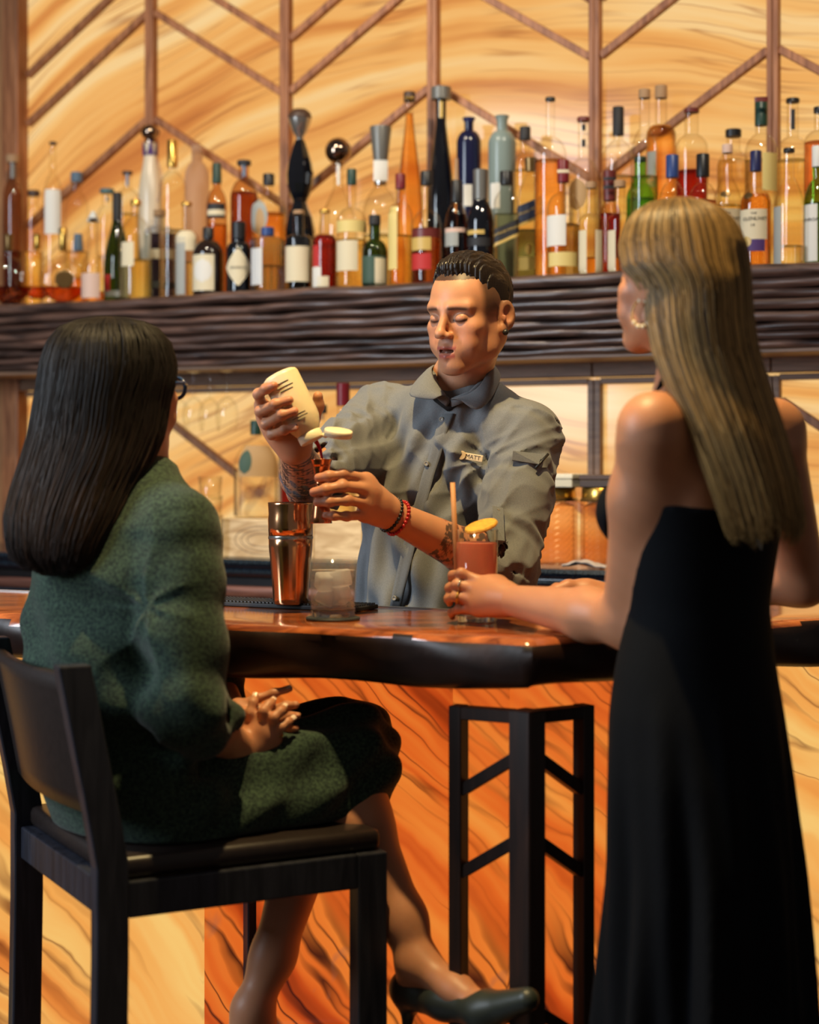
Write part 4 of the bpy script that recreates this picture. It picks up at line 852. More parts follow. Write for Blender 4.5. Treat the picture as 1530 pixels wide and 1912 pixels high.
# ------------------------------------------------------------------ organic modelling: blended distance fields turned into one continuous surface
class Field:
    def __init__(s, xs, ys, zs):
        s.ax = [np.asarray(a, np.float32) for a in (xs, ys, zs)]; s.a = np.full([len(a) for a in s.ax], .08, np.float32)
    def _sl(s, lo, hi, m):
        sl = []
        for a, l, h in zip(s.ax, lo, hi):
            i0 = int(np.searchsorted(a, l - m)); i1 = int(np.searchsorted(a, h + m)); sl.append(slice(i0, i1))
        X, Y, Z = (s.ax[i][sl[i]] for i in range(3))
        return tuple(sl), X[:, None, None], Y[None, :, None], Z[None, None, :]
    def _mix(s, sl, d, k, op):
        a = s.a[sl]
        if op == 'add':
            if k > 0: h = np.clip(.5 + .5 * (a - d) / k, 0, 1); s.a[sl] = a + (d - a) * h - k * h * (1 - h)
            else: s.a[sl] = np.minimum(a, d)
        else:
            d = -d
            if k > 0: h = np.clip(.5 - .5 * (a - d) / k, 0, 1); s.a[sl] = a + (d - a) * h + k * h * (1 - h)
            else: s.a[sl] = np.maximum(a, d)
    def cap(s, a, b, ra, rb=None, k=.012, op='add', flat=None):
        a = np.array(a, np.float64); b = np.array(b, np.float64); rb = ra if rb is None else rb; r = max(ra, rb)
        sl, X, Y, Z = s._sl(np.minimum(a, b), np.maximum(a, b), r + k + .012)
        if min(len(X), Y.shape[1], Z.shape[2]) == 0: return
        ba = b - a; L2 = max(1e-12, float(ba @ ba)); px, py, pz = X - a[0], Y - a[1], Z - a[2]
        h = np.clip((px * ba[0] + py * ba[1] + pz * ba[2]) / L2, 0, 1)
        qx, qy, qz = px - ba[0] * h, py - ba[1] * h, pz - ba[2] * h; d2 = qx * qx + qy * qy + qz * qz
        if flat is not None:
            n, f = flat; n = np.array(n, np.float64); n = n / np.linalg.norm(n); qn = qx * n[0] + qy * n[1] + qz * n[2]; d2 = d2 + (f * f - 1) * qn * qn
        s._mix(sl, (np.sqrt(d2) - (ra + (rb - ra) * h)).astype(np.float32), k, op)
    def chain(s, pts, rads, k=.012, op='add', flat=None):
        for i in range(len(pts) - 1): s.cap(pts[i], pts[i + 1], rads[i], rads[i + 1], k, op, flat)
    def ell(s, c, r, M=None, k=.012, op='add'):
        c = np.array(c, np.float64); r = np.array(r, np.float64); R = r.max() if M is not None else None
        lo, hi = (c - R, c + R) if M is not None else (c - r, c + r)
        sl, X, Y, Z = s._sl(lo, hi, k + .012)
        if min(len(X), Y.shape[1], Z.shape[2]) == 0: return
        px, py, pz = X - c[0], Y - c[1], Z - c[2]
        if M is not None:
            px, py, pz = (M[i][0] * px + M[i][1] * py + M[i][2] * pz for i in range(3))
        k0 = np.sqrt((px / r[0]) ** 2 + (py / r[1]) ** 2 + (pz / r[2]) ** 2)
        k1 = np.sqrt((px / r[0] ** 2) ** 2 + (py / r[1] ** 2) ** 2 + (pz / r[2] ** 2) ** 2) + 1e-9
        s._mix(sl, (k0 * (k0 - 1) / k1).astype(np.float32), k, op)
    def loft(s, st, yaw=0.0, k=.02, op='add', p=2.0, wave=None):
        """st: rows (z, cx, cy, rx, ry); the section is an ellipse turned by yaw about z"""
        st = np.array(sorted(st), np.float64); z, cx, cy, rx, ry = st.T; R = max(rx.max(), ry.max())
        sl, X, Y, Z = s._sl((cx.min() - R, cy.min() - R, z[0]), (cx.max() + R, cy.max() + R, z[-1]), k + .012)
        if min(len(X), Y.shape[1], Z.shape[2]) == 0: return
        zf = np.linspace(z[0], z[-1], 160)
        def sm(v):      # smooth the station curves
            q = np.interp(zf, z, v); w = np.array([1, 2, 3, 2, 1]) / 9.0
            return np.convolve(np.pad(q, 2, mode='edge'), w, 'valid')
        zz_ = Z[0, 0, :]; CX_, CY_, RX_, RY_ = (np.interp(zz_, zf, sm(v))[None, None, :] for v in (cx, cy, rx, ry))
        c, sn = math.cos(yaw), math.sin(yaw); dx, dy = X - CX_, Y - CY_; u, v = dx * c + dy * sn, -dx * sn + dy * c
        if p == 2: q = np.sqrt((u / RX_) ** 2 + (v / RY_) ** 2)
        else: q = (np.abs(u / RX_) ** p + np.abs(v / RY_) ** p) ** (1 / p)
        d = (q - 1) * np.minimum(RX_, RY_) * .9
        if wave is not None: d = d + wave(np.arctan2(v / RY_, u / RX_), Z + 0 * d, d)
        d = np.maximum(d, np.maximum(z[0] - Z, Z - z[-1]))
        s._mix(sl, d.astype(np.float32), k, op)
    def half(s, c, n, lo, hi, k=.0):        # cut away the side n points to, inside a box
        c = np.array(c, float); n = np.array(n, float); n /= np.linalg.norm(n); sl, X, Y, Z = s._sl(lo, hi, 0)
        d = (-((X - c[0]) * n[0] + (Y - c[1]) * n[1] + (Z - c[2]) * n[2])).astype(np.float32); s._mix(sl, d, k, 'sub')
    def disp(s, fn, lo, hi):
        sl, X, Y, Z = s._sl(lo, hi, 0); s.a[sl] = s.a[sl] + fn(X, Y, Z).astype(np.float32)
    def verts_faces(s):
        a = s.a; ins = a < 0; nx, ny, nz = a.shape
        c = np.zeros((nx - 1, ny - 1, nz - 1), np.uint8)
        for dx in (0, 1):
            for dy in (0, 1):
                for dz in (0, 1): c += ins[dx:nx - 1 + dx, dy:ny - 1 + dy, dz:nz - 1 + dz]
        act = (c > 0) & (c < 8); I, J, Kk = np.nonzero(act); n = len(I)
        idx = np.full(act.shape, -1, np.int32); idx[I, J, Kk] = np.arange(n)
        cv = {(dx, dy, dz): a[I + dx, J + dy, Kk + dz].astype(np.float64) for dx in (0, 1) for dy in (0, 1) for dz in (0, 1)}
        acc = np.zeros((n, 3)); cnt = np.zeros(n)
        for ax in range(3):
            for o1 in (0, 1):
                for o2 in (0, 1):
                    c0 = [0, 0, 0]; oth = [q for q in range(3) if q != ax]; c0[oth[0]] = o1; c0[oth[1]] = o2; c1 = list(c0); c1[ax] = 1
                    v0, v1 = cv[tuple(c0)], cv[tuple(c1)]; cr = (v0 < 0) != (v1 < 0)
                    t = np.where(cr, v0 / np.where(cr, v0 - v1, 1), 0)
                    for q in range(3): acc[:, q] += np.where(cr, (t if q == ax else c0[q]), 0)
                    cnt += cr
        acc /= np.maximum(cnt, 1)[:, None]; out = np.empty((n, 3))
        for q, B_ in enumerate((I, J, Kk)):
            axv = s.ax[q].astype(np.float64); out[:, q] = axv[B_] + acc[:, q] * (axv[B_ + 1] - axv[B_])
        quads = []
        for ax in range(3):
            sl0 = [slice(None)] * 3; sl1 = [slice(None)] * 3; sl0[ax] = slice(0, -1); sl1[ax] = slice(1, None)
            ch_ = ins[tuple(sl0)] != ins[tuple(sl1)]; g = np.nonzero(ch_); b, c_ = [q for q in range(3) if q != ax]
            ok = (g[b] > 0) & (g[c_] > 0) & (g[b] < a.shape[b] - 1) & (g[c_] < a.shape[c_] - 1); g = [q[ok] for q in g]
            def cell(db, dc): i = [q.copy() for q in g]; i[b] += db; i[c_] += dc; return idx[i[0], i[1], i[2]]
            q4 = np.stack([cell(-1, -1), cell(0, -1), cell(0, 0), cell(-1, 0)], 1)
            fl = ins[g[0], g[1], g[2]]
            if ax == 1: fl = ~fl
            q4[~fl] = q4[~fl][:, ::-1]; quads.append(q4)
        Q = np.concatenate(quads); Q = Q[(Q >= 0).all(1)]
        return out, Q
def relax(V, Q, it=2, lam=.5):
    E = np.concatenate([Q[:, [0, 1]], Q[:, [1, 2]], Q[:, [2, 3]], Q[:, [3, 0]]]); n = len(V)
    deg = np.bincount(E[:, 0], minlength=n) + np.bincount(E[:, 1], minlength=n); deg = np.maximum(deg, 1)
    for _ in range(it):
        W_ = np.empty_like(V)
        for q in range(3): W_[:, q] = np.bincount(E[:, 0], V[E[:, 1], q], n) + np.bincount(E[:, 1], V[E[:, 0], q], n)
        V = V + lam * (W_ / deg[:, None] - V)
    return V
def keep_big(V, Q, least=60):
    return V, Q
def organic(name, fld, mat, parent, origin, color=None, smooth=1, decim=None):
    V, Q = fld.verts_faces()
    if smooth: V = relax(V, Q, smooth)
    me = bpy.data.meshes.new(name); n, m = len(V), len(Q); me.vertices.add(n); me.loops.add(4 * m); me.polygons.add(m)
    me.vertices.foreach_set('co', (V - np.array(origin)).astype(np.float32).ravel()); me.loops.foreach_set('vertex_index', Q.astype(np.int32).ravel())
    me.polygons.foreach_set('loop_start', np.arange(0, 4 * m, 4, dtype=np.int32)); me.polygons.foreach_set('loop_total', np.full(m, 4, np.int32))
    me.polygons.foreach_set('use_smooth', np.ones(m, bool)); me.update(calc_edges=True)
    if color is not None:
        at = me.color_attributes.new('Col', 'FLOAT_COLOR', 'POINT'); at.data.foreach_set('color', color(V).astype(np.float32).ravel())
    me.materials.append(mat); o = bpy.data.objects.new(name, me); link(o, parent); return o
def steps(*seg):
    """steps((lo, hi, d), ...) -> one increasing coordinate array"""
    out = [np.array([seg[0][0]])]
    for lo, hi, d in seg: n = max(1, int(round((hi - lo) / d))); out.append(np.linspace(lo, hi, n + 1)[1:])
    return np.concatenate(out)
def axes(fwd_yaw, pitch=0, roll=0, side=1):
    """head axes as rows: left, forward, up. yaw 0 looks at the camera (-Y); positive yaw turns to the picture's left"""
    f = Vector((-math.sin(fwd_yaw), -math.cos(fwd_yaw), 0)); l = Vector((0, 0, 1)).cross(f); u = Vector((0, 0, 1))
    R = Matrix.Rotation(pitch, 3, l); f = R @ f; u = R @ u          # positive pitch looks down
    R = Matrix.Rotation(roll, 3, f); l = R @ l; u = R @ u
    return np.array([l, f, u], float)
def head(S_, C, A, sc=1.0, fem=False, mouth_open=True, ears=(1, 1)):
    C = np.array(C, float)
    def W_(x, y, z): return C + sc * (A[0] * x + A[1] * y + A[2] * z)
    def e(c, r, k=.012, op='add', M=None): S_.ell(W_(*c), np.array(r) * sc, A if M is None else M, k * sc, op)
    def cp(a, b, ra, rb=None, k=.01, op='add', flat=None): S_.cap(W_(*a), W_(*b), ra * sc, (rb if rb is not None else ra) * sc, k * sc, op, flat)
    j = .92 if fem else .95
    e((0, -.014, .038), (.0745, .094, .083), .01); e((0, .012, .028), (.068, .078, .066), .02)            # cranium, forehead
    e((0, .022, -.035), (.060 * j, .066, .075), .03)                                                      # face mass
    for s in (-1, 1):
        cp((s * .056 * j, -.002, -.040), (s * .051 * j, .006, -.066), .0115, .0105, .035)                      # jaw angle
        cp((s * .050 * j, .010, -.070), (s * .016, .072, -.100), .0115, .0135, .032)                          # jaw line
        e((s * .046 * j, .058, -.022), (.021, .020, .017), .022)                                             # cheekbone
        e((s * .040, .062, -.055), (.018, .018, .022), .02)
        cp((s * .046, .070, .021), (s * .014, .087, .020), .0085, .0085, .016)                              # brow
    e((0, .079, -.098), (.018 * j, .014, .014), .018)                                                     # chin
    e((0, .075, -.066), (.030, .019, .024), .02)                                                          # muzzle
    for s in (-1, 1): e((s * .031, .099, .002), (.018, .018, .0120), .014, 'sub')                            # eye sockets
    for s in (-1, 1): e((s * .0315, .0735, -.001), (.0150, .0140, .0118), .003)                              # lowered lids over the eyes
    cp((0, .086, .012), (0, .1085, -.026), .0068, .0095, .010); e((0, .1095, -.031), (.0105, .010, .0085), .008)   # nose
    for s in (-1, 1): e((s * .0125, .098, -.034), (.0075, .0105, .0070), .006)
    for s in (-1, 1): e((s * .0065, .1035, -.0415), (.0036, .0050, .0030), .003, 'sub')
    # lips
    cp((-.021, .083, -.063), (0, .0955, -.0595), .0042, .0052, .006); cp((.021, .083, -.063), (0, .0955, -.0595), .0042, .0052, .006)
    cp((-.017, .082, -.073), (0, .0935, -.0775), .0045, .0062, .006); cp((.017, .082, -.073), (0, .0935, -.0775), .0045, .0062, .006)
    if mouth_open: cp((-.017, .088, -.066), (0, .100, -.0675), .0028, .0046, .003, 'sub'); cp((.017, .088, -.066), (0, .100, -.0675), .0028, .0046, .003, 'sub')
    else: cp((-.019, .092, -.067), (.019, .092, -.067), .0012, .0012, .002, 'sub')
    for s, on in zip((-1, 1), ears):
        if not on: continue
        M = np.array([A[0] * .85 + A[1] * .52 * s, A[1] * .85 - A[0] * .52 * s, A[2]])
        e((s * .0815, -.014, -.004), (.0062, .0185, .0310), .005, 'add', M); e((s * .0775, -.004, -.031), (.007, .010, .013), .006)
        e((s * .0880, -.0105, -.001), (.0085, .0110, .0185), .002, 'sub', M); e((s * .0835, -.002, -.010), (.004, .004, .008), .003)
def finger(S_, pts, r0, r1, k=.006):
    n = len(pts); rs = [r0 + (r1 - r0) * i / (n - 1) for i in range(n)]
    S_.chain(pts, rs, k)
    for p, r in zip(pts[1:-1], rs[1:-1]): S_.ell(p, (r * 1.07,) * 3, None, .004)      # knuckle
def hand(S_, wrist, fingers, thumb, r=.0092, wr=.026, palm_flat=None, heel=None):
    """wrist point, four joint chains (knuckle, middle joint, end joint, tip) from index to little finger, one thumb chain"""
    w = np.array(wrist, float); rr_ = (1.0, 1.04, .98, .86)
    for i, f in enumerate(fingers):
        f = [np.array(p, float) for p in f]; S_.cap(w + (f[0] - w) * .18, f[0], wr * .56, .0118 * (1.0 if i < 3 else .9), .024)
        finger(S_, f, r * rr_[i], r * rr_[i] * .80)
        if i:
            g = np.array(fingers[i - 1][0], float); S_.cap((g + w) / 2, (f[0] + w) / 2, .0120, .0120, .02); S_.cap(g + (w - g) * .12, f[0] + (w - f[0]) * .12, .0105, .0105, .012)
    t = [np.array(p, float) for p in thumb]; S_.cap(w + (t[0] - w) * .2, t[0], wr * .6, .0165, .025); S_.chain(t, [.0155, .0118, .0105, .0090][:len(t)], .008)
def nails(fingers, parent, origin, mat, view=(0, -1, 0), r=.0075, sz=1.0):
    """finger nails on the side of each tip that faces away from the palm"""
    for f in fingers:
        a, b = Vector(f[-2]), Vector(f[-1]); d = (b - a).normalized(); v = Vector(view); v = (v - d * v.dot(d)).normalized(); s = d.cross(v); c = b + v * (r * .78) - d * .001
        V, Fc = [], []; nu, nv = 6, 6
        for i in range(nu + 1):
            for j_ in range(nv + 1):
                x, y = (i / nu - .5) * .0095 * sz, (j_ / nv - .5) * .0085 * sz; V.append(c + d * x + s * y - v * (y * y * 55) + v * .0006 - Vector(origin))
        for i in range(nu):
            for j_ in range(nv): k = i * (nv + 1) + j_; Fc.append((k, k + 1, k + nv + 2, k + nv + 1))
        mk('finger_nail', V, Fc, mat, parent, True)
def skin_mat(name, rough=.46):
    m, nt, out = new_mat(name); at = N(nt, 'ShaderNodeVertexColor', layer_name='Col')
    b = N(nt, 'ShaderNodeBsdfPrincipled', i={'Roughness': rough, 'Subsurface Weight': .22, 'Subsurface Scale': 1.0, 'Specular IOR Level': .4}); b.inputs['Subsurface Radius'].default_value = (.010, .004, .002)
    tc = N(nt, 'ShaderNodeTexCoord'); nz = N(nt, 'ShaderNodeTexNoise', i={'Scale': 420, 'Detail': 2}); nt.links.new(tc.outputs['Object'], nz.inputs['Vector'])
    bp = N(nt, 'ShaderNodeBump', i={'Strength': .10, 'Distance': .001}); nt.links.new(nz.outputs['Fac'], bp.inputs['Height']); nt.links.new(bp.outputs[0], b.inputs['Normal'])
    nt.links.new(at.outputs['Color'], b.inputs['Base Color']); nt.links.new(b.outputs[0], out.inputs[0]); return m
def hair_mat(name, rough=.42, spec=.35):
    m, nt, out = new_mat(name); at = N(nt, 'ShaderNodeVertexColor', layer_name='Col')
    b = N(nt, 'ShaderNodeBsdfPrincipled', i={'Roughness': rough, 'Specular IOR Level': spec}); nt.links.new(at.outputs['Color'], b.inputs['Base Color']); nt.links.new(b.outputs[0], out.inputs[0]); return m
def fabric(name, c1, c2, scale=260, rough=.85, bump=.35, sheen=.3, contrast=(.38, .62), spec=.25):
    m, nt, out = new_mat(name); b = N(nt, 'ShaderNodeBsdfPrincipled', i={'Roughness': rough, 'Sheen Weight': sheen, 'Specular IOR Level': spec})
    tc = N(nt, 'ShaderNodeTexCoord'); nz = N(nt, 'ShaderNodeTexNoise', i={'Scale': scale, 'Detail': 4}); nt.links.new(tc.outputs['Object'], nz.inputs['Vector'])
    nt.links.new(ramp(nt, nz.outputs['Fac'], [(contrast[0], c1), (contrast[1], c2)]), b.inputs['Base Color'])
    bp = N(nt, 'ShaderNodeBump', i={'Strength': bump, 'Distance': .0015}); nt.links.new(nz.outputs['Fac'], bp.inputs['Height']); nt.links.new(bp.outputs[0], b.inputs['Normal'])
    nt.links.new(b.outputs[0], out.inputs[0]); return m
def vnoise(V, f, seed=0):
    """cheap smooth value noise on points, -1..1"""
    r = np.random.RandomState(seed); out = 0
    for k in range(5):
        w = r.normal(size=3) * f * (1 + .35 * k); out = out + np.sin(V @ w + r.uniform(0, 6.3)) / 5
    return out * 1.5
def strands(name, st, th0, th1, n, mat, parent, origin, cols, seed=1, wid=.0022, lift=.004, zend=None, seg=22, twist=0.0, jag=.02, wavy=.012):
    """thin solid locks that follow the surface given by stations (z, cx, cy, rx, ry), crown to tips"""
    st = np.array(sorted(st, reverse=True), float); r = random.Random(seed); zt, zb = st[0, 0], st[-1, 0]; V, Fc, Cc = [], [], []
    for i in range(n):
        th = th0 + (th1 - th0) * (i + r.random()) / n; z0 = zt - .002; z1 = zb + (zt - zb) * (abs(r.gauss(0, jag)) + .05 * (.5 + .5 * math.sin(th * 9 + 2) * math.sin(th * 4 + 1))); w = wid * r.uniform(.6, 1.4); lf = lift * r.uniform(.2, 1.2); col = cols(r); ph = r.uniform(0, 6.3); am = r.uniform(.0, wavy); tw = twist * r.uniform(-1, 1); P_ = []
        for k in range(seg + 1):
            q = k / seg; qq = q ** 1.35 if q < .5 else q ** 1.35; z = z0 + (z1 - z0) * qq
            c = [np.interp(-z, -st[:, 0], st[:, c_]) for c_ in (1, 2, 3, 4)]; t_ = th + tw * qq + am * 4 * math.sin(qq * 5 + ph); k_ = 1 + lf / max(.02, min(c[2], c[3]))
            P_.append(Vector((c[0] + c[2] * k_ * math.cos(t_), c[1] + c[3] * k_ * math.sin(t_), z)))
        for k, p in enumerate(P_):
            a, b = P_[max(0, k - 1)], P_[min(seg, k + 1)]; d = (b - a).normalized(); c0 = Vector((np.interp(-p.z, -st[:, 0], st[:, 1]), np.interp(-p.z, -st[:, 0], st[:, 2]), p.z)); o_n = (p - c0); o_n = (o_n - d * o_n.dot(d)); o_n = o_n.normalized() if o_n.length > 1e-6 else Vector((0, -1, 0)); sd = d.cross(o_n); ww = w * (1 - .75 * max(0, (k / seg - .8) / .2))
            b0 = len(V); V += [p + sd * ww - Vector(origin), p + o_n * ww * .7 - Vector(origin), p - sd * ww - Vector(origin)]; sh_ = 1.0; Cc += [tuple(col(k / seg)) + (1,)] * 3
            if k: Fc += [(b0 - 3, b0 - 2, b0 + 1, b0), (b0 - 2, b0 - 1, b0 + 2, b0 + 1), (b0 - 1, b0 - 3, b0, b0 + 2)]
    o = mk(name, V, Fc, mat, parent, True); at = o.data.color_attributes.new('Col', 'FLOAT_COLOR', 'POINT'); at.data.foreach_set('color', np.array(Cc, np.float32).ravel()); return o
def lin(r, g, b): return np.array(S(r, g, b)[:3])
# ------------------------------------------------------------------ the bartender
BO = Vector((.05, 3.45, 0)); bt = thing('person', 'bartender in a grey button shirt, tattooed forearms, pouring from a cream bottle', 'person', BO)
SKIN = skin_mat('skin')
YT = math.radians(28); FT = Vector((-math.sin(YT), -math.cos(YT), 0)); LT = Vector((math.cos(YT), -math.sin(YT), 0))
sR = P(712, 776, 3.53); eR = P(577, 912, 3.29); wR = P(551, 838, 3.075)
sL = P(985, 818, 3.37); eL = P(943, 1066, 3.22); wL = P(724, 958, 3.08)
HC = P(879, 587, 3.34); HA = axes(math.radians(38), math.radians(9), math.radians(-2)); HS = .945
def tr(v): return np.array(v, float)
S_ = Field(steps((-.32, .24, .0021), (.24, .34, .004)), steps((2.94, 3.46, .0022), (3.46, 3.64, .005)), steps((1.05, 1.19, .005), (1.19, 1.75, .0021)))
head(S_, HC, HA, HS)
def HW(x, y, z): return np.array(HC) + HS * (HA[0] * x + HA[1] * y + HA[2] * z)
nb_ = P(857, 742, 3.44)
S_.cap(HW(0, -.020, -.04), nb_ + Vector((0, 0, .02)), .052, .056, .03); S_.cap(nb_ + Vector((0, 0, .02)), nb_ + Vector((0, .03, -.06)), .056, .058, .03)
for s in (-1, 1): S_.cap(HW(s * .055, -.02, -.05), P(842, 735, 3.392), .010, .009, .02)
tc_ = P(842, 830, 3.46); S_.ell(tc_ + Vector((0, .02, -.02)), (.105, .065, .11), None, .05); S_.cap(sR, nb_ - Vector((0, 0, .06)), .045, .055, .04); S_.cap(sL, nb_ - Vector((0, 0, .06)), .045, .055, .04); S_.cap(tc_, P(815, 1060, 3.46), .09, .09, .05)
S_.cap(sR, eR, .046, .040, .03); S_.chain([eR, eR + (wR - eR) * .35, wR], [.040, .043, .0275], .02)
S_.cap(sL, eL, .046, .041, .03); S_.chain([eL, eL + (wL - eL) * .3, wL], [.041, .043, .0265], .02)
def pts(*a): return [np.array(P(*q)) for q in a]
RF = [pts((488, 754, 3.055), (483, 736, 3.012), (497, 726, 2.990), (511, 720, 2.982)), pts((493, 778, 3.055), (487, 768, 3.008), (515, 755, 2.976), (540, 747, 2.974)),
      pts((506, 800, 3.055), (497, 792, 3.004), (527, 775, 2.974), (550, 768, 2.974)), pts((520, 814, 3.05), (507, 812, 3.006), (531, 803, 2.982), (551, 798, 2.980))]
RTH = pts((566, 812, 3.075), (585, 782, 3.068), (594, 758, 3.060), (594, 740, 3.052))
LF = [pts((684, 894, 3.030), (640, 886, 2.990), (614, 889, 2.984), (595, 892, 2.988)), pts((690, 914, 3.024), (640, 908, 2.982), (608, 914, 2.976), (586, 919, 2.984)),
      pts((687, 940, 3.026), (648, 934, 2.984), (615, 937, 2.978), (593, 938, 2.986)), pts((678, 962, 3.030), (648, 964, 2.990), (624, 963, 2.984), (609, 962, 2.988))]
LTH = pts((692, 915, 3.085), (655, 897, 3.078), (625, 893, 3.066), (605, 894, 3.056))
hand(S_, wR, RF, RTH, .0098, .027); hand(S_, wL, LF, LTH, .0098, .027)
base, pink, lip, dark = lin(192, 136, 102), lin(206, 128, 98), lin(160, 74, 70), lin(26, 19, 16)
def mixc(c, col, w): return c * (1 - w[:, None]) + np.asarray(col)[None, :] * w[:, None]
def sstep(a, b, x): t = np.clip((x - a) / (b - a), 0, 1); return t * t * (3 - 2 * t)
def face_paint(V, c, C, A, sc, stub=.5, brow=dark, lipc=lip, scalp=True):
    L_ = (V - np.array(C)) @ A.T / sc; x, y, z = L_.T; ax = np.abs(x); fr = (y > .035) & (np.abs(z) < .16)
    near = sstep(.20, .17, np.linalg.norm(L_, axis=1))
    # cheeks
    c = mixc(c, pink, .35 * np.exp(-((ax - .045) ** 2 + (z + .035) ** 2) / .0005) * fr)
    # stubble on jaw, moustache
    jaw = sstep(-.035, -.075, z) * sstep(-.01, .03, y) * near; c = mixc(c, c.mean(0) * .45, stub * .55 * jaw * (.75 + .25 * vnoise(V, 900, 3)))
    mo = np.exp(-((z + .0495) / .0065) ** 2) * (ax < .034) * (y > .07); c = mixc(c, lin(92, 62, 44), .55 * stub * mo * near)
    # brows
    bz = .0185 - .10 * (ax - .030) * (ax > .030) - .05 * (ax - .03) * (ax < .03) + 0; bw = np.exp(-((z - bz) / .0040) ** 2) * sstep(.010, .015, ax) * sstep(.054, .046, ax) * (y > .045)
    c = mixc(c, brow, .85 * bw)
    # lash line and eye slit under the lowered lid
    ez = -.0075 + 14 * (ax - .0315) ** 2; ew = np.exp(-((z - ez) / .0025) ** 2) * (np.abs(ax - .0315) < .0150) * (y > .055); c = mixc(c, lin(30, 20, 18), .95 * ew)
    sh = np.exp(-((z - .006) / .004) ** 2) * (np.abs(ax - .0315) < .0145) * (y > .06); c = mixc(c, c.mean(0) * .62, .4 * sh)  # lid crease: shade put into the skin colour
    # lips
    up = np.exp(-(((z + .0605) / .0042) ** 2)) * (ax < .0235) * (y > .078); lo = np.exp(-(((z + .0765) / .0058) ** 2)) * (ax < .020) * (y > .076); c = mixc(c, lipc, .85 * np.clip(up + lo, 0, 1))
    ins_ = (np.abs(z + .067) < .0035) * (ax < .017) * (y < .096) * (y > .07); c = mixc(c, lin(60, 20, 20), .8 * ins_.astype(float))
    ec = np.exp(-(((y + .006) / .010) ** 2 + ((z + .002) / .018) ** 2)) * (ax > .072) * (ax < .088); c = mixc(c, lin(150, 74, 58), .6 * ec)  # ear hollow: shading painted into the skin as darker pink
    if scalp:   # close-cropped sides
        hl = sstep(-.030, .020, z - .25 * np.clip(y, -1, .05) * 0) * sstep(.052, .034, y) * sstep(.056, .066, np.sqrt(x * x * .9 + .0008)) * near
        back = sstep(.012, -.01, y) * sstep(-.055, -.015, z) * near; cr = (z > .075) * near * (y < .075)
        earm = np.exp(-(((y + .010) / .022) ** 2 + ((z + .006) / .032) ** 2) * 1.2) * (ax > .074)
        w = np.clip(np.maximum(np.maximum(hl * .80, back * .85), cr * .9), 0, 1) * (1 - np.clip(earm, 0, 1)); c = mixc(c, lin(38, 28, 24), w)
    return c
def bart_col(V):
    c = np.tile(base, (len(V), 1)); c *= (1 + .05 * vnoise(V, 60, 1))[:, None]; c = face_paint(V, c, HC, HA, HS)
    # tattoos: dark foliage-like patches on both forearms
    for a, b, lo, hi, seed in ((eL, wL, .10, .62, 11), (eR, wR, -.1, .98, 23)):
        a, b = np.array(a), np.array(b); d = b - a; t = (V - a) @ d / (d @ d); r = np.linalg.norm(V - a - np.clip(t, 0, 1)[:, None] * d, axis=1)
        on = (t > lo) & (t < hi) & (r < .055) & (r > .015); q = vnoise(V, 120, seed) + .7 * vnoise(V, 300, seed + 1)
        w = sstep(.0, .25, q + .15 * (seed == 11)) * on * .85; c = mixc(c, lin(40, 40, 40), w)
        if seed == 23: w2 = sstep(.35, .5, vnoise(V, 70, 31)) * on * .6; c = mixc(c, lin(60, 100, 120), w2)
        else: w2 = sstep(.45, .6, vnoise(V, 150, 37)) * on * .5; c = mixc(c, lin(120, 50, 40), w2)
    for f in RF + LF:
        t = np.array(f[-1]); w = np.exp(-np.sum((V - t) ** 2, 1) / .00018); c = mixc(c, lin(204, 122, 98), .5 * w)
        for kn in f[1:3]: c = mixc(c, lin(186, 108, 86), .35 * np.exp(-np.sum((V - np.array(kn)) ** 2, 1) / .00008))
    return np.concatenate([np.clip(c, 0, 1), np.ones((len(V), 1))], 1)
organic('body', S_, SKIN, bt, BO, bart_col, 1)
NAIL = plain('nail', S(222, 168, 148), .3)
nails(RF, bt, BO, NAIL, (-.1, -1, .2)); nails(LF, bt, BO, NAIL, (-.25, -1, .15))
# teeth, ear plug
tw = HW(0, .0855, -.0655); me_ = []
V, Fc = [], []
for i in range(9):
    q = i / 8 - .5; p0 = HW(q * .028, .0885 - abs(q) ** 2 * .028, -.0622); p1 = HW(q * .028, .0875 - abs(q) ** 2 * .028, -.0688); V += [p0 - np.array(BO), p1 - np.array(BO)]
for i in range(8): Fc.append((2 * i, 2 * i + 1, 2 * i + 3, 2 * i + 2))
o = mk('teeth', V, Fc, plain('tooth', S(232, 222, 204), .3), bt, True); md = o.modifiers.new('th', 'SOLIDIFY'); md.thickness = .003
V, Fc = lathe_data([(max(.0003, .0062 * math.sin(math.pi * k / 8)), -.0062 * math.cos(math.pi * k / 8)) for k in range(9)], 16); ep = HW(.084, -.001, -.038) - np.array(BO); o = mk('ear_plug', [Vector(v) + Vector(ep) for v in V], Fc, K['black'], bt, True); o['label'] = 'round black ear plug'
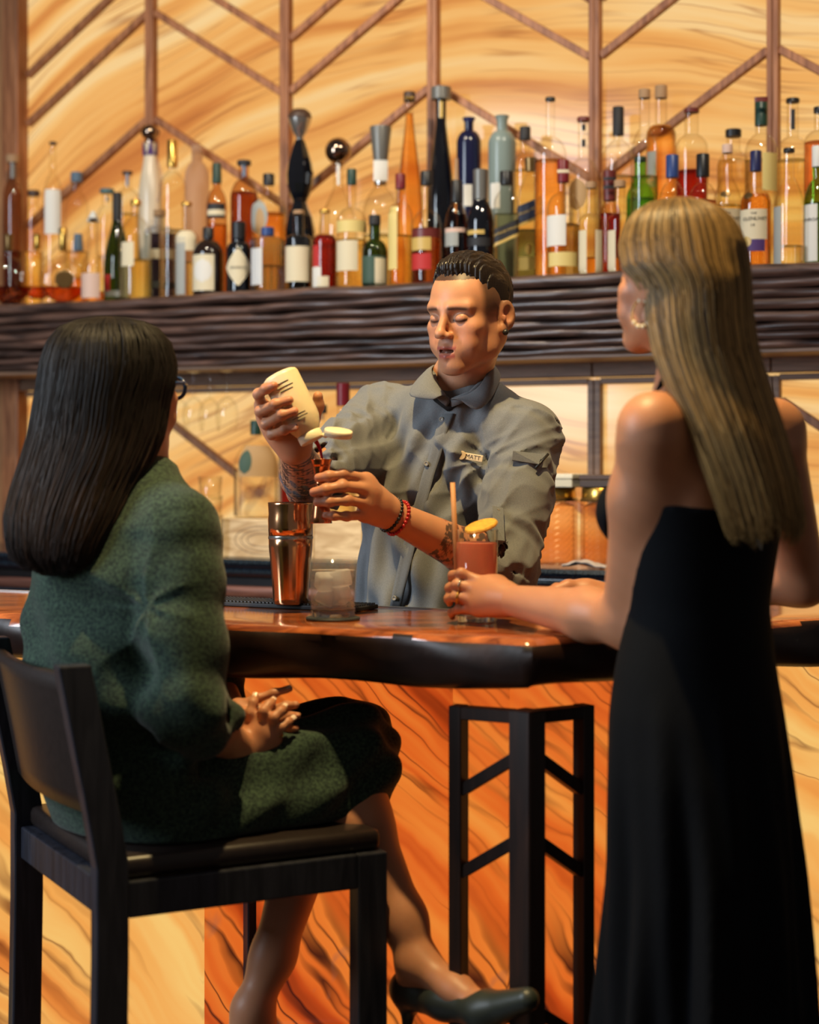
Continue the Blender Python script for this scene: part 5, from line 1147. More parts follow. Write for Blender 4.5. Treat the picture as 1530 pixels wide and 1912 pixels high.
# hair: short, swept back on top
Hf = Field(*[steps((float(HC[i]) - .125, float(HC[i]) + .125, .0021)) for i in range(3)])
Hf.ell(HW(0, -.012, .043), np.array((.0765, .0965, .0850)) * HS, HA, .0); Hf.ell(HW(0, .022, .078), np.array((.056, .060, .046)) * HS, HA, .02)
lo, hi = np.array(HC) - .13, np.array(HC) + .13
Hf.half(HW(0, .083, .064), HA[1] * .80 - HA[2] * .60, lo, hi, .006)          # front hairline
for s in (-1, 1): Hf.half(HW(s * .06, .036, .03), HA[1] * .9 + HA[0] * s * .42 - HA[2] * .1, lo, hi, .008)
Hf.half(HW(0, 0, .020), -HA[2] * .94 + HA[1] * .34, lo, hi, .012)
def comb(X, Y, Z):
    l = ((X - HC[0]) * HA[0][0] + (Y - HC[1]) * HA[0][1] + (Z - HC[2]) * HA[0][2]); f = ((X - HC[0]) * HA[1][0] + (Y - HC[1]) * HA[1][1] + (Z - HC[2]) * HA[1][2])
    return .0016 * np.sin(l * 700 + 3 * np.sin(f * 60)) + .0012 * np.sin(l * 1300 + f * 90) + .0014 * np.sin(f * 110 + 4 * np.sin(l * 90))
Hf.disp(comb, lo, hi)
organic('hair', Hf, hair_mat('dark_brown_hair', .38, .4), bt, BO, lambda V: np.concatenate([np.tile(lin(30, 22, 18), (len(V), 1)) * (1 + .5 * vnoise(V, 500, 5))[:, None].clip(.5, 1.8), np.ones((len(V), 1))], 1), 0)
# ---- shirt
SH = fabric('grey_shirt_cotton', S(98, 100, 102), S(116, 118, 120), 900, .78, .12, .15)
T_ = Field(steps((-.30, .40, .0034)), steps((2.98, 3.66, .0036)), steps((.93, 1.56, .0034)))
def stn(py, px, d, rx, ry): p = P(px, py, d); return (p.z, p.x, p.y, rx, ry)
T_.loft([stn(1240, 790, 3.47, .150, .118), stn(1138, 792, 3.47, .146, .114), stn(1000, 806, 3.47, .146, .115), stn(900, 826, 3.465, .156, .120), stn(820, 842, 3.46, .164, .118), stn(770, 852, 3.46, .150, .100), stn(735, 858, 3.455, .112, .080), stn(712, 862, 3.45, .075, .066)], -YT, .03, p=2.3)
T_.cap(sR + Vector((.01, 0, -.004)), nb_ + Vector((0, 0, -.035)), .062, .058, .04); T_.cap(sL + Vector((-.005, 0, -.002)), nb_ + Vector((0, 0, -.03)), .064, .058, .04)
cuR = eR + (wR - eR) * .10; cuL = eL + (wL - eL) * .30
T_.chain([sR, sR + (eR - sR) * .5, eR + (sR - eR) * .06], [.066, .061, .058], .03); T_.chain([sL, sL + (eL - sL) * .5, eL, cuL], [.068, .066, .060, .056], .03)
# cuffs cut square, open inside
T_.half(np.array(eR + (sR - eR) * .10), np.array(eR - sR), np.array(eR) - .09, np.array(eR) + .09)
T_.half(np.array(cuL), np.array(wL - eL), np.array(cuL) - .085, np.array(cuL) + .085)
T_.cap(eR + (sR - eR) * .22, eR, .0485, .051, .002, 'sub'); T_.cap(eL + (wL - eL) * .05, cuL + (wL - eL) * .1, .047, .050, .002, 'sub')
T_.cap(P(862, 722, 3.445), P(866, 690, 3.43), .046, .062, .006, 'sub')          # neck opening
def folds(X, Y, Z):
    out = 0 * (X + Y + Z)
    def arm(a, b, amp, f, ph, tw):
        a, b = np.array(a), np.array(b); d = b - a; L_ = np.linalg.norm(d); d = d / L_; t = (X - a[0]) * d[0] + (Y - a[1]) * d[1] + (Z - a[2]) * d[2]
        r2 = (X - a[0] - d[0] * t) ** 2 + (Y - a[1] - d[1] * t) ** 2 + (Z - a[2] - d[2] * t) ** 2; w = np.exp(-np.maximum(r2 - .0050, 0) / .0016) * ((t > -.03) & (t < L_ + .03))
        n = np.cross(d, (0, 0, 1)); n = n / np.linalg.norm(n); u = (X - a[0]) * n[0] + (Y - a[1]) * n[1] + (Z - a[2]) * n[2]
        m = np.cross(d, n); v = (X - a[0]) * m[0] + (Y - a[1]) * m[1] + (Z - a[2]) * m[2]
        k1 = np.sin(t * f * .45 + tw * u * 55 + 1.8 * np.sin(t * 31 + v * 42 + ph)); k2 = np.sin(t * f * .28 - tw * v * 60 + 2.2 * np.sin(u * 38 + ph * 2)); k3 = np.sin(t * f * .8 + u * 30 - v * 50 + 2 * np.sin(t * 50 + ph))
        return w * amp * ((np.abs(k1) ** .7 - .6) * (.5 + .5 * np.sin(v * 35 + t * 20 + ph)) + .7 * (np.abs(k2) ** .7 - .6) + .35 * k3)
    out = out + arm(sR, eR, .0070, 150, .3, 1.0) + arm(sL, eL, .0070, 130, 1.3, -1.1) + arm(eL, cuL, .003, 170, .2, .5)
    # long drapes on the front of the torso, radiating from the armpits
    lx = (X - .05) * LT.x + (Y - 3.45) * LT.y; tz = Z - 1.2
    body = np.exp(-np.maximum(np.abs(lx) - .12, 0) / .02)
    dr = .0075 * np.sin(lx * 70 + tz * 18 + 1.6 * np.sin(tz * 9)) + .0045 * np.sin(lx * 120 - tz * 40 + 2 * np.sin(tz * 14 + 1)) + .0050 * np.sin(lx * 38 + tz * 46 + .7)
    out = out + body * dr * np.clip((1.50 - Z) / .1, 0, 1)
    # sharp creases pulled from each armpit towards the buttons
    for s0, sg in ((-.13, 1), (.13, -1)):
        ang = np.arctan2(Z - 1.34, (lx - s0) * sg + .02); rad = np.sqrt((lx - s0) ** 2 + (Z - 1.34) ** 2)
        out = out + body * .007 * (np.abs(np.sin(ang * 6 + 1.2 * np.sin(rad * 30))) ** .7 - .6) * np.exp(-(rad / .16) ** 2)
    return out
T_.disp(folds, (-.3, 2.98, .93), (.4, 3.66, 1.56))
shirt = organic('shirt', T_, SH, bt, BO, None, 1)
shV = np.empty(len(shirt.data.vertices) * 3, np.float32); shirt.data.vertices.foreach_get('co', shV); shV = shV.reshape(-1, 3).astype(float) + np.array(BO)
def on_shirt(px, py, off=.002, dmin=3.2):
    """the front point of the shirt on the sight line through a pixel, used to sew details on"""
    u, v = (shV[:, 0] / shV[:, 1]) * F + CX, HY - (shV[:, 2] - CH) / shV[:, 1] * F
    k = np.nonzero((np.abs(u - px) < 7) & (np.abs(v - py) < 7))[0]
    if len(k) == 0: return P(px, py, 3.35)
    return P(px, py, shV[k, 1].min() - off)
SH2 = fabric('grey_shirt_placket', S(94, 96, 98), S(110, 112, 114), 900, .78, .12, .15)
# placket strip with buttons
pl = [(838, 772), (826, 800), (812, 850), (800, 885), (788, 930), (776, 970), (766, 1010), (754, 1060), (744, 1105), (738, 1138)]
V, Fc = [], []
for i, (x, y) in enumerate(pl):
    w = 11
    for dx in (-w, -w * .5, 0, w * .5, w): V.append(on_shirt(x + dx, y, .0012) - BO)
Vn = np.array(V).reshape(len(pl), 5, 3)
dsm = Vn[:, :, 1].copy()
for _ in range(2): dsm[1:-1] = (dsm[:-2] + dsm[1:-1] * 2 + dsm[2:]) / 4
Vn[:, :, 1] = np.minimum(Vn[:, :, 1], dsm); V = [Vector(q) for q in Vn.reshape(-1, 3)]
for i in range(len(pl) - 1):
    for k in range(4): a = i * 5 + k; Fc.append((a, a + 5, a + 6, a + 1))
o = mk('placket', V, Fc, SH2, shirt, True); md = o.modifiers.new('th', 'SOLIDIFY'); md.thickness = .002; md.offset = -1
BTN = plain('shirt_button', S(120, 112, 98), .35)
def button(px, py, r=.0052, par=shirt, off=.004):
    c = on_shirt(px, py, off) - BO; V, Fc = lathe_data([(r * .9, 0), (r, .0006), (r, .0016), (r * .7, .0024), (r * .6, .0016), (.0003, .0016)], 16)
    Mb = Matrix.Translation(c) @ Vector((0, 0, 1)).rotation_difference(FT + Vector((0, 0, .1))).to_matrix().to_4x4(); mk('button', [Mb @ Vector(v) for v in V], Fc, BTN, par, True)
for x, y in ((825, 783), (797, 866), (773, 949), (737, 1117)): button(x, y)
# sleeve tab
V = [on_shirt(x, y, .005) - BO for x, y in ((920, 946), (940, 950), (921, 975), (941, 978), (924, 1010), (942, 1012))]; o = mk('sleeve_tab', V, [(0, 1, 3, 2), (2, 3, 5, 4)], SH2, shirt); md = o.modifiers.new('th', 'SOLIDIFY'); md.thickness = .003
button(930, 955, .005, shirt, .009)
# small pen pocket on the sleeve
V = [on_shirt(x, y, .004) - BO for x, y in ((958, 843), (1012, 849), (956, 860), (1006, 868))]; o = mk('sleeve_pocket', V, [(0, 1, 3, 2)], SH2, shirt); md = o.modifiers.new('th', 'SOLIDIFY'); md.thickness = .003
tube('pen', [on_shirt(1001, 874, .006) - BO, on_shirt(1024, 848, .006) - BO], .0028, K['black'], bt, 8)
# collar: band and two leaves
def collar_leaf(P4, n=8):
    """P4: inner-top curve and outer-bottom curve, each a list of (px, py, d)"""
    top, bot = [[np.array(P(*q)) for q in row] for row in P4]; V, Fc = [], []; m = 4
    def samp(c, t): k = t * (len(c) - 1); i = min(int(k), len(c) - 2); f = k - i; return c[i] * (1 - f) + c[i + 1] * f
    for i in range(n + 1):
        a, b = samp(top, i / n), samp(bot, i / n)
        for j_ in range(m + 1): q = j_ / m; p = a * (1 - q) + b * q; p = p + np.array((0, -.008, .004)) * math.sin(q * math.pi); V.append(Vector(p) - BO)
    for i in range(n):
        for j_ in range(m): k = i * (m + 1) + j_; Fc.append((k, k + 1, k + m + 2, k + m + 1))
    o = mk('collar_leaf', V, Fc, SH, shirt, True); md = o.modifiers.new('th', 'SOLIDIFY'); md.thickness = .0032; md = o.modifiers.new('sd', 'SUBSURF'); md.levels = 1; md.render_levels = 1
collar_leaf([[(836, 742, 3.33), (815, 715, 3.345), (806, 692, 3.38), (812, 682, 3.44), (830, 684, 3.50)], [(812, 748, 3.318), (763, 742, 3.335), (770, 722, 3.375), (790, 704, 3.44), (815, 700, 3.52)]])
collar_leaf([[(838, 744, 3.33), (872, 738, 3.335), (900, 716, 3.35), (915, 682, 3.385), (918, 672, 3.45), (900, 668, 3.52)], [(862, 748, 3.318), (892, 776, 3.312), (925, 738, 3.335), (937, 706, 3.385), (938, 700, 3.45), (918, 694, 3.54)]])
tube('collar_band', [P(838, 752, 3.335) - BO, P(818, 735, 3.345) - BO, P(807, 708, 3.38) - BO, P(812, 694, 3.44) - BO, P(850, 690, 3.51) - BO, P(895, 686, 3.51) - BO, P(916, 690, 3.45) - BO, P(912, 708, 3.39) - BO, P(880, 738, 3.345) - BO, P(842, 752, 3.335) - BO], .009, SH2, shirt, 8)
o = tube('undershirt', [P(818, 740, 3.365) - BO, P(838, 756, 3.352) - BO, P(862, 748, 3.36) - BO], .013, plain('black_tee', S(18, 18, 20), .8), bt, 8)
# name badge
nbp = on_shirt(878, 853, .006); nm = thing('name_badge', 'cream name badge with a round disc, pinned to the bartender\'s shirt', 'badge', nbp); q = nbp.y / F
Mn = Matrix.Rotation(math.radians(-15), 4, 'Z'); Mt = Matrix.Rotation(math.radians(10), 4, 'Y')
def nbx(V): return [Mn @ (Mt @ Vector(v)) for v in V]
bm = box_bm(46 * q, .003, 13 * q, (2 * q, 0, 0), .0012, 2); bm.transform(Mn @ Mt); from_bm('badge_plate', bm, plain('badge_cream', S(214, 190, 152), .45), nm)
V, Fc = lathe_data([(8.5 * q, 0), (8.5 * q, .003), (7.5 * q, .0042)], 24); mk('badge_disc', nbx([(x - 16 * q, -z, y) for x, y, z in V]), Fc, plain('badge_disc_tan', S(198, 168, 122), .4), nm)
V, Fc = text_data('MATT', 11 * q); mk('lettering', nbx([(v.x + 6 * q, -.0018, v.y) for v in V]), Fc, K['ink'], nm)
# beaded bracelets on the left wrist
for off_, colr, nmz in ((.006, plain('bead_black', S(24, 26, 30), .3), 'black beaded bracelet'), (.017, plain('bead_red', S(176, 30, 36), .3), 'red beaded bracelet')):
    c = wL + (eL - wL).normalized() * off_ * 1.4; ax_ = (eL - wL).normalized(); s1 = ax_.cross(Vector((0, 0, 1))).normalized(); s2 = ax_.cross(s1)
    o = thing('bracelet', nmz + ' on the bartender\'s left wrist', 'bracelet', c, 0, 'beaded bracelets'); R_ = .0300 + off_ * .09; sph = lathe_data([(max(.0002, .0037 * math.sin(math.pi * k / 6)), -.0037 * math.cos(math.pi * k / 6)) for k in range(7)], 8); me_ = None
    tube('cord', [(s1 * math.cos(2 * math.pi * k / 30) + s2 * math.sin(2 * math.pi * k / 30)) * R_ for k in range(30)], .0009, K['black'], o, 5, True)
    for k in range(27):
        a = 2 * math.pi * k / 27; p = (s1 * math.cos(a) + s2 * math.sin(a)) * R_
        if me_ is None: bo = mk('bead', sph[0], sph[1], colr, o, True); me_ = bo.data
        else: bo = bpy.data.objects.new('bead', me_); link(bo, o)
        bo.location = p
# trousers and shoes, behind the bar
Tr = Field(steps((-.20, .30, .009)), steps((3.25, 3.68, .009)), steps((-.01, 1.02, .009)))
hp = P(790, 1180, 3.48)
for s, kx in ((-1, -.03), (1, .03)):
    h = Vector((hp.x + s * .08, 3.48, .90)); k_ = Vector((hp.x + s * .10, 3.46, .50)); a_ = Vector((hp.x + s * .11, 3.50, .05)); Tr.chain([h, k_, a_], [.085, .066, .055], .03); Tr.cap(a_ + Vector((0, 0, -.008)), a_ + Vector((0, -.13, -.012)), .042, .038, .02)
Tr.ell((hp.x, 3.48, .95), (.145, .11, .09), None, .05)
Tr.half((0, 0, .003), (0, 0, -1), (-.2, 3.2, -.02), (.3, 3.7, .02))
organic('trousers', Tr, plain('black_trousers', S(24, 24, 28), .8), bt, BO, None, 1)
# ------------------------------------------------------------------ the seated guest
WO = Vector((-.45, 2.80, 0)); sw = thing('person', 'seated guest with long dark hair in a green tweed-like dress, hands clasped in lap', 'person', WO)
FS = Vector((.80, .60, 0)); RS = Vector((.60, -.80, 0))
HCs = P(238, 722, 2.79); HAs = axes(math.radians(180 + 42), math.radians(2), 0); HSs = .90
# facing (.67, .74): yaw measured from the camera direction towards picture left
HAs = np.array([[-.857, .515, 0], [.515, .857, 0], [0, 0, 1]], float)
shR, shL = P(336, 988, 2.68), Vector((-.545, 2.925, 1.238)); elR = P(352, 1326, 2.615); wrR = P(462, 1412, 2.79); elL = Vector((-.36, 3.02, .985)); wrL = P(440, 1345, 2.86)
hipR, hipL = Vector((-.40, 2.735, .818)), Vector((-.505, 2.88, .818)); knR, knL = Vector((-.098, 2.895, .848)), Vector((-.10, 3.00, .838)); anL = Vector((-.264, 2.88, .42)); anR = P(780, 1798, 2.765)
q7 = Field(steps((-.62, .24, .0034)), steps((2.55, 3.10, .0036)), steps((.30, 1.57, .0036)))
head(q7, HCs, HAs, HSs, True, False)
nk = P(240, 890, 2.80); q7.cap(np.array(HCs) - np.array((0, 0, .03)), nk, .047, .050, .03); q7.cap(nk, Vector((-.46, 2.80, 1.05)), .06, .10, .05); q7.cap(shR, shL, .04, .04, .04); q7.cap(Vector((-.46, 2.80, 1.05)), Vector((-.45, 2.81, .87)), .10, .10, .05)
q7.cap(shR, elR, .042, .036, .02); q7.chain([elR, elR + (wrR - elR) * .4, wrR], [.036, .036, .024], .02); q7.cap(shL, elL, .042, .036, .02); q7.cap(elL, wrL, .036, .024, .02)
for h, k_, a_ in ((hipR, knR, anR), (hipL, knL, anL)):
    q7.cap(h, k_, .056, .048, .03); mid = k_ + (a_ - k_) * .35; q7.chain([k_, mid + (Vector((-.018, -.01, 0)) if a_ is anL else Vector((-.022, 0, 0))), k_ + (a_ - k_) * .8, a_], [.048, .050, .034, .031], .03)
# feet
toeR, ballR, heelR = P(985, 1866, 2.595), P(905, 1888, 2.66), P(764, 1846, 2.79); q7.cap(heelR, anR, .025, .029, .02); q7.chain([anR, P(850, 1850, 2.71), ballR, toeR], [.030, .026, .023, .015], .02)
heelL, balL, toeL = anL + Vector((-.02, -.01, -.05)), anL + Vector((.05, .0, -.12)), anL + Vector((.085, .0, -.125)); q7.cap(anL, heelL, .030, .026, .02); q7.chain([anL, balL, toeL], [.030, .024, .016], .02)
# clasped hands
hR = [pts((470, 1362, 2.785), (468, 1330, 2.775), (473, 1312, 2.78), (477, 1300, 2.79)), pts((488, 1358, 2.775), (492, 1328, 2.765), (502, 1316, 2.775), (510, 1308, 2.785)),
      pts((503, 1366, 2.775), (512, 1340, 2.762), (524, 1328, 2.77), (532, 1320, 2.785)), pts((512, 1380, 2.78), (526, 1358, 2.768), (538, 1348, 2.775), (547, 1342, 2.785))]
tR = pts((482, 1400, 2.80), (506, 1392, 2.81), (520, 1380, 2.815))
hL = [pts((445, 1318, 2.84), (480, 1304, 2.83), (512, 1294, 2.83), (541, 1286, 2.835)), pts((470, 1335, 2.84), (505, 1325, 2.83), (535, 1318, 2.82), (553, 1316, 2.81)),
      pts((480, 1350, 2.84), (520, 1345, 2.83), (545, 1338, 2.81), (556, 1336, 2.80)), pts((485, 1368, 2.84), (525, 1366, 2.83), (545, 1362, 2.815), (554, 1360, 2.80))]
tL = pts((455, 1345, 2.81), (480, 1330, 2.80), (505, 1322, 2.795))
hand(q7, wrR, hR, tR, .0080, .023); hand(q7, wrL, hL, tL, .0080, .023)
skA = lin(190, 132, 98)
def seat_col(V):
    c = np.tile(skA, (len(V), 1)) * (1 + .05 * vnoise(V, 50, 2))[:, None]; c = face_paint(V, c, HCs, HAs, HSs, 0, dark, lin(170, 80, 80), False)
    return np.concatenate([np.clip(c, 0, 1), np.ones((len(V), 1))], 1)
organic('body', q7, SKIN, sw, WO, seat_col, 1)
nails(hR, sw, WO, plain('nail_pale', S(240, 214, 196), .2), (-.2, -1, .2), .0068, .9); nails(hL[:1], sw, WO, plain('nail_pale', S(240, 214, 196), .2), (0, -.6, 1), .0068, .9)
for f, nm in ((hR[1], 'ring'), (hR[3], 'ring')):
    a, b = Vector(f[0]), Vector(f[1]); c = a + (b - a) * .55; d = (b - a).normalized(); s1 = d.cross(Vector((0, 1, .2))).normalized(); s2 = d.cross(s1)
    tube('finger_ring', [c + (s1 * math.cos(k * math.pi / 8) + s2 * math.sin(k * math.pi / 8)) * .0088 - WO for k in range(16)], .0012, K['gold'], sw, 6, True)
# ---- dress
GD = fabric('green_tweed', S(17, 32, 29), S(56, 76, 60), 210, .9, .5, .12, (.36, .66))
d7 = Field(steps((-.68, .04, .0042)), steps((2.50, 3.12, .0042)), steps((.70, 1.36, .0042)))
yw = math.atan2(RS.y, RS.x)
d7.loft([(.745, -.42, 2.815, .185, .150), (.84, -.452, 2.808, .185, .148), (.95, -.474, 2.800, .172, .140), (1.05, -.478, 2.797, .172, .135), (1.16, -.472, 2.797, .186, .132), (1.24, -.466, 2.80, .172, .105), (1.29, -.460, 2.802, .105, .080), (1.325, -.455, 2.802, .062, .062)], yw, .03, p=2.2)
d7.cap(shR, P(258, 905, 2.79), .058, .055, .04); d7.cap(shL, P(250, 905, 2.80), .056, .055, .04)
cfR = elR + (wrR - elR) * .42
d7.chain([shR, shR + (elR - shR) * .3, shR + (elR - shR) * .65, elR, cfR], [.055, .060, .060, .055, .049], .03); d7.cap(shL, elL, .060, .056, .03); d7.cap(elL, elL + (wrL - elL) * .4, .056, .050, .02)
d7.half(np.array(cfR), np.array(wrR - elR), np.array(cfR) - .075, np.array(cfR) + .075); d7.cap(elR + (wrR - elR) * .25, wrR, .042, .048, .003, 'sub')
# skirt over the thighs
def zset(v, z): v = Vector(v); v.z = z; return v
d7.chain([zset(hipR, .835), zset(hipR + (knR - hipR) * .30, .812), zset(hipR + (knR - hipR) * .6, .815), zset(knR, .850) + Vector((-.006, 0, 0))], [.098, .072, .074, .080], .04)
d7.chain([zset(hipL, .835), zset(hipL + (knL - hipL) * .30, .812), zset(hipL + (knL - hipL) * .6, .815), zset(knL, .846) + Vector((-.01, 0, 0))], [.098, .072, .074, .082], .04)
d7.cap(zset(hipR + (knR - hipR) * .3, .80), zset(hipL + (knL - hipL) * .3, .80), .055, .055, .05); d7.cap(zset(hipR + (knR - hipR) * .65, .80), zset(hipL + (knL - hipL) * .65, .80), .060, .060, .05)
d7.cap(hipR + Vector((.03, -.02, -.05)), knR + Vector((-.02, -.03, -.060)), .062, .055, .04)
d7.cap(knR + Vector((.0, -.008, -.03)), knL + Vector((0, 0, -.03)), .070, .070, .04)
d7.half((0, 0, .7515), (0, 0, -1), (-.70, 2.48, .68), (.10, 3.2, .77))          # lies on the seat
d7.cap(knR + (anR - knR) * .42, knR + (anR - knR) * .6, .056, .056, .004, 'sub')
def folds7(X, Y, Z):
    out = 0 * (X + Y + Z); a, b = np.array(shR), np.array(elR); d = b - a; L_ = np.linalg.norm(d); d /= L_; t = (X - a[0]) * d[0] + (Y - a[1]) * d[1] + (Z - a[2]) * d[2]
    r2 = (X - a[0] - d[0] * t) ** 2 + (Y - a[1] - d[1] * t) ** 2 + (Z - a[2] - d[2] * t) ** 2; w = np.exp(-np.maximum(r2 - .003, 0) / .0016) * ((t > -.02) & (t < L_ + .05))
    u = (X - a[0]) * .6 + (Y - a[1]) * -.8; out = out + w * (.0022 * np.sin(t * 60 + u * 70 + 1.5 * np.sin(t * 17)) + .0035 * (np.abs(np.sin(t * 26 + u * 34 + 1)) ** .6 - .7) * np.exp(-((t - .30) / .09) ** 2))
    # back drapes falling towards the seat
    lx = (X + .46) * RS.x + (Y - 2.80) * RS.y; bz = np.clip((1.22 - Z) / .15, 0, 1) * np.clip((Z - .80) / .1, 0, 1); back = np.clip(-((X + .46) * FS.x + (Y - 2.80) * FS.y) / .05, 0, 1)
    out = out + bz * back * (.0070 * np.sin(lx * 34 + (Z - 1) * 26 + 1.2 * np.sin(Z * 13)) + .0045 * np.sin(lx * 20 - Z * 52 + 1))
    ang7 = np.arctan2(Z - 1.12, lx - .20); rad7 = np.sqrt((Z - 1.12) ** 2 + (lx - .20) ** 2); out = out + back * .007 * (np.abs(np.sin(ang7 * 3.2 + 1.0 * np.sin(rad7 * 16))) ** .6 - .7) * np.exp(-(rad7 / .22) ** 2)
    # lap creases running along the thigh
    lap = np.clip((X + .40) / .1, 0, 1) * np.clip((.99 - Z) / .04, 0, 1); al = X * .88 + Y * .47; ac = X * -.47 + Y * .88
    out = out + lap * (.0065 * np.sin(ac * 62 + al * 16 + 1.8 * np.sin(al * 14) + Z * 42) + .0045 * np.sin(al * 55 - Z * 60 + ac * 20)); return out
d7.disp(folds7, (-.68, 2.50, .757), (.04, 3.12, 1.36))
dress = organic('dress', d7, GD, sw, WO, None, 1)
tube('collar', [P(x, y, d) - WO for x, y, d in ((205, 872, 2.82), (222, 878, 2.755), (252, 884, 2.735), (280, 880, 2.75), (300, 868, 2.79), (296, 858, 2.84))], .011, GD, dress, 8)
# pump on the far foot, shoe on the near foot
PUMP = plain('olive_leather', S(46, 52, 46), .42)
def shoe(an, heel, ball, toe, d):
    lo = np.minimum(np.minimum(np.array(heel), np.array(toe)), np.array(ball)) - .07; hi = np.maximum(np.maximum(np.array(heel), np.array(toe)), np.array(an)) + .06
    f = Field(*[steps((lo[i], hi[i], .0034)) for i in range(3)]); h, b, t, a = (np.array(v, float) for v in (heel, ball, toe, an)); m_ = (h + b) / 2
    f.cap(h, m_, .033, .030, .02); f.chain([m_, b, t], [.030, .0295, .0185], .02)
    op = (a + m_) / 2 + np.array((0, 0, .018)); f.cap(a + np.array((0, 0, .03)), op, .034, .030, .006, 'sub'); f.cap(op, b + (m_ - b) * .35 + np.array((0, 0, .030)), .027, .022, .008, 'sub')
    f.cap(h + np.array((0, 0, -.02)), h + np.array((-.004, 0, -.075)), .014, .007, .02)
    return f
organic('pump', shoe(anL, heelL, balL, toeL, 2.94), PUMP, sw, WO, None, 1); organic('pump', shoe(anR, heelR, ballR, toeR, 2.8), PUMP, sw, WO, None, 1)
# ---- hair
def stations(rows): return [(P((l + r) / 2, y, d).z, P((l + r) / 2, y, d).x, d, (r - l) / 2 / F * d, dr) for y, l, r, d, dr in rows]
DH = stations([(592, 192, 214, 2.79, .010), (597, 158, 250, 2.79, .040), (612, 122, 284, 2.79, .072), (640, 100, 308, 2.788, .094), (680, 86, 320, 2.782, .102), (712, 82, 317, 2.776, .100), (750, 76, 306, 2.768, .094), (810, 66, 296, 2.756, .086), (860, 52, 274, 2.735, .076), (910, 36, 246, 2.715, .066), (960, 24, 220, 2.690, .054), (1010, 26, 190, 2.672, .044), (1045, 34, 176, 2.668, .040), (1066, 60, 152, 2.668, .026), (1076, 84, 130, 2.668, .012)])
def groove(th, Z, d): return .0035 * np.sin(th * 23 + 3 * np.sin(Z * 14)) + .0025 * np.sin(th * 51 + Z * 20)
hf = Field(steps((-.68, -.36, .0036)), steps((2.58, 2.92, .0036)), steps((1.13, 1.58, .0036))); hf.loft([(z, x, y, a - .003, b - .003) for z, x, y, a, b in DH], 0, .0, wave=groove)
HM = hair_mat('dark_hair', .50, .22); dk = lin(20, 15, 14)
organic('hair', hf, HM, sw, WO, lambda V: np.concatenate([np.tile(dk, (len(V), 1)), np.ones((len(V), 1))], 1), 1)
def dcol(r):
    k = r.uniform(.6, 1.5); w = r.random()
    return lambda q: (dk + lin(92, 66, 52) * (.55 * w * max(0, q - .45))) * k
o = strands('hair_locks', DH, 0, 2 * math.pi, 2200, HM, sw, WO, dcol, 4, .0013, .008, jag=.06, wavy=.03); o['kind'] = 'stuff'
# glasses: blue frame at the far temple
GB = plain('blue_acetate', S(36, 62, 112), .25); gx = lambda x, y, z: Vector(np.array(HCs) + HSs * (HAs[0] * x + HAs[1] * y + HAs[2] * z))
gl_ = thing('eyeglasses', 'blue-framed eyeglasses on the seated guest\'s face', 'glasses', gx(0, .11, 0)); g0 = gx(0, .11, 0)
for s in (-1, 1):
    tube('rim', [gx(s * .034 + .023 * math.cos(k * math.pi / 10), .100 - .005 * abs(math.cos(k * math.pi / 10)), .0 + .019 * math.sin(k * math.pi / 10)) - g0 for k in range(20)], .0034, GB, gl_, 8, True)
    tube('temple', [gx(s * .060, .096, .006) - g0, gx(s * .082, .06, .008) - g0, gx(s * .084, .0, .004) - g0], .0026, GB, gl_, 8)
    V, Fc = lathe_data([(.0215, -.0004), (.0215, .0004)], 24, sy=.78); Mg = np.array([HAs[0], HAs[2], HAs[1]]).T; mk('lens', [Vector(Mg @ np.array(v)) * HSs + gx(s * .034, .099, 0) - g0 for v in V], Fc, C_WHITE, gl_)
tube('bridge', [gx(-.010, .102, .006) - g0, gx(0, .106, .009) - g0, gx(.010, .102, .006) - g0], .0022, GB, gl_, 8)
# ------------------------------------------------------------------ the standing guest
BLO = Vector((.43, 2.52, 0)); bw_ = thing('person', 'standing guest with long blonde hair in a black halter dress, holding the pink cocktail', 'person', BLO)
HCb = P(1266, 524, 2.50); HSb = .925; fb = Vector((-.62, .775, .10)).normalized(); lb = Vector((0, 0, 1)).cross(fb).normalized(); ub = fb.cross(lb) * -1
ub = lb.cross(fb) * -1 if lb.cross(fb).z < 0 else lb.cross(fb)
HAb = np.array([lb, fb, ub], float)
bsL, bsR = P(1222, 800, 2.43), P(1442, 806, 2.64); beL = P(1172, 1160, 2.56); bwL = P(948, 1120, 2.795); beR = P(1500, 1085, 2.80); bwR = P(1125, 1120, 2.90)
q8 = Field(steps((.04, .70, .0032)), steps((2.33, 2.97, .0034)), steps((.60, 1.03, .006), (1.03, 1.74, .0032)))
head(q8, HCb, HAb, HSb, True, False)
def BW(x, y, z): return np.array(HCb) + HSb * (HAb[0] * x + HAb[1] * y + HAb[2] * z)
bn = P(1300, 755, 2.52)
q8.cap(BW(0, -.022, -.045), bn, .045, .047, .03); q8.cap(bn, P(1320, 850, 2.535), .055, .09, .05)
for s in (bsL, bsR): q8.cap(bn + Vector((0, 0, -.03)), s, .042, .044, .04)
YB = math.atan2((bsR - bsL).y, (bsR - bsL).x)
def bst(py, px, d, rx, ry): p = P(px, py, d); return (p.z, p.x, p.y, rx, ry)
q8.loft([bst(1240, 1300, 2.53, .120, .09), bst(1130, 1306, 2.525, .112, .085), bst(1000, 1316, 2.53, .128, .092), bst(900, 1326, 2.535, .140, .092), bst(830, 1330, 2.535, .140, .075), bst(790, 1328, 2.535, .09, .055)], YB, .04)
q8.chain([bsL, bsL + (beL - bsL) * .35, beL], [.047, .047, .038], .03); q8.chain([beL, beL + (bwL - beL) * .3, bwL], [.0385, .040, .0245], .02); q8.chain([bsR, beR, bwR], [.046, .037, .024], .03)
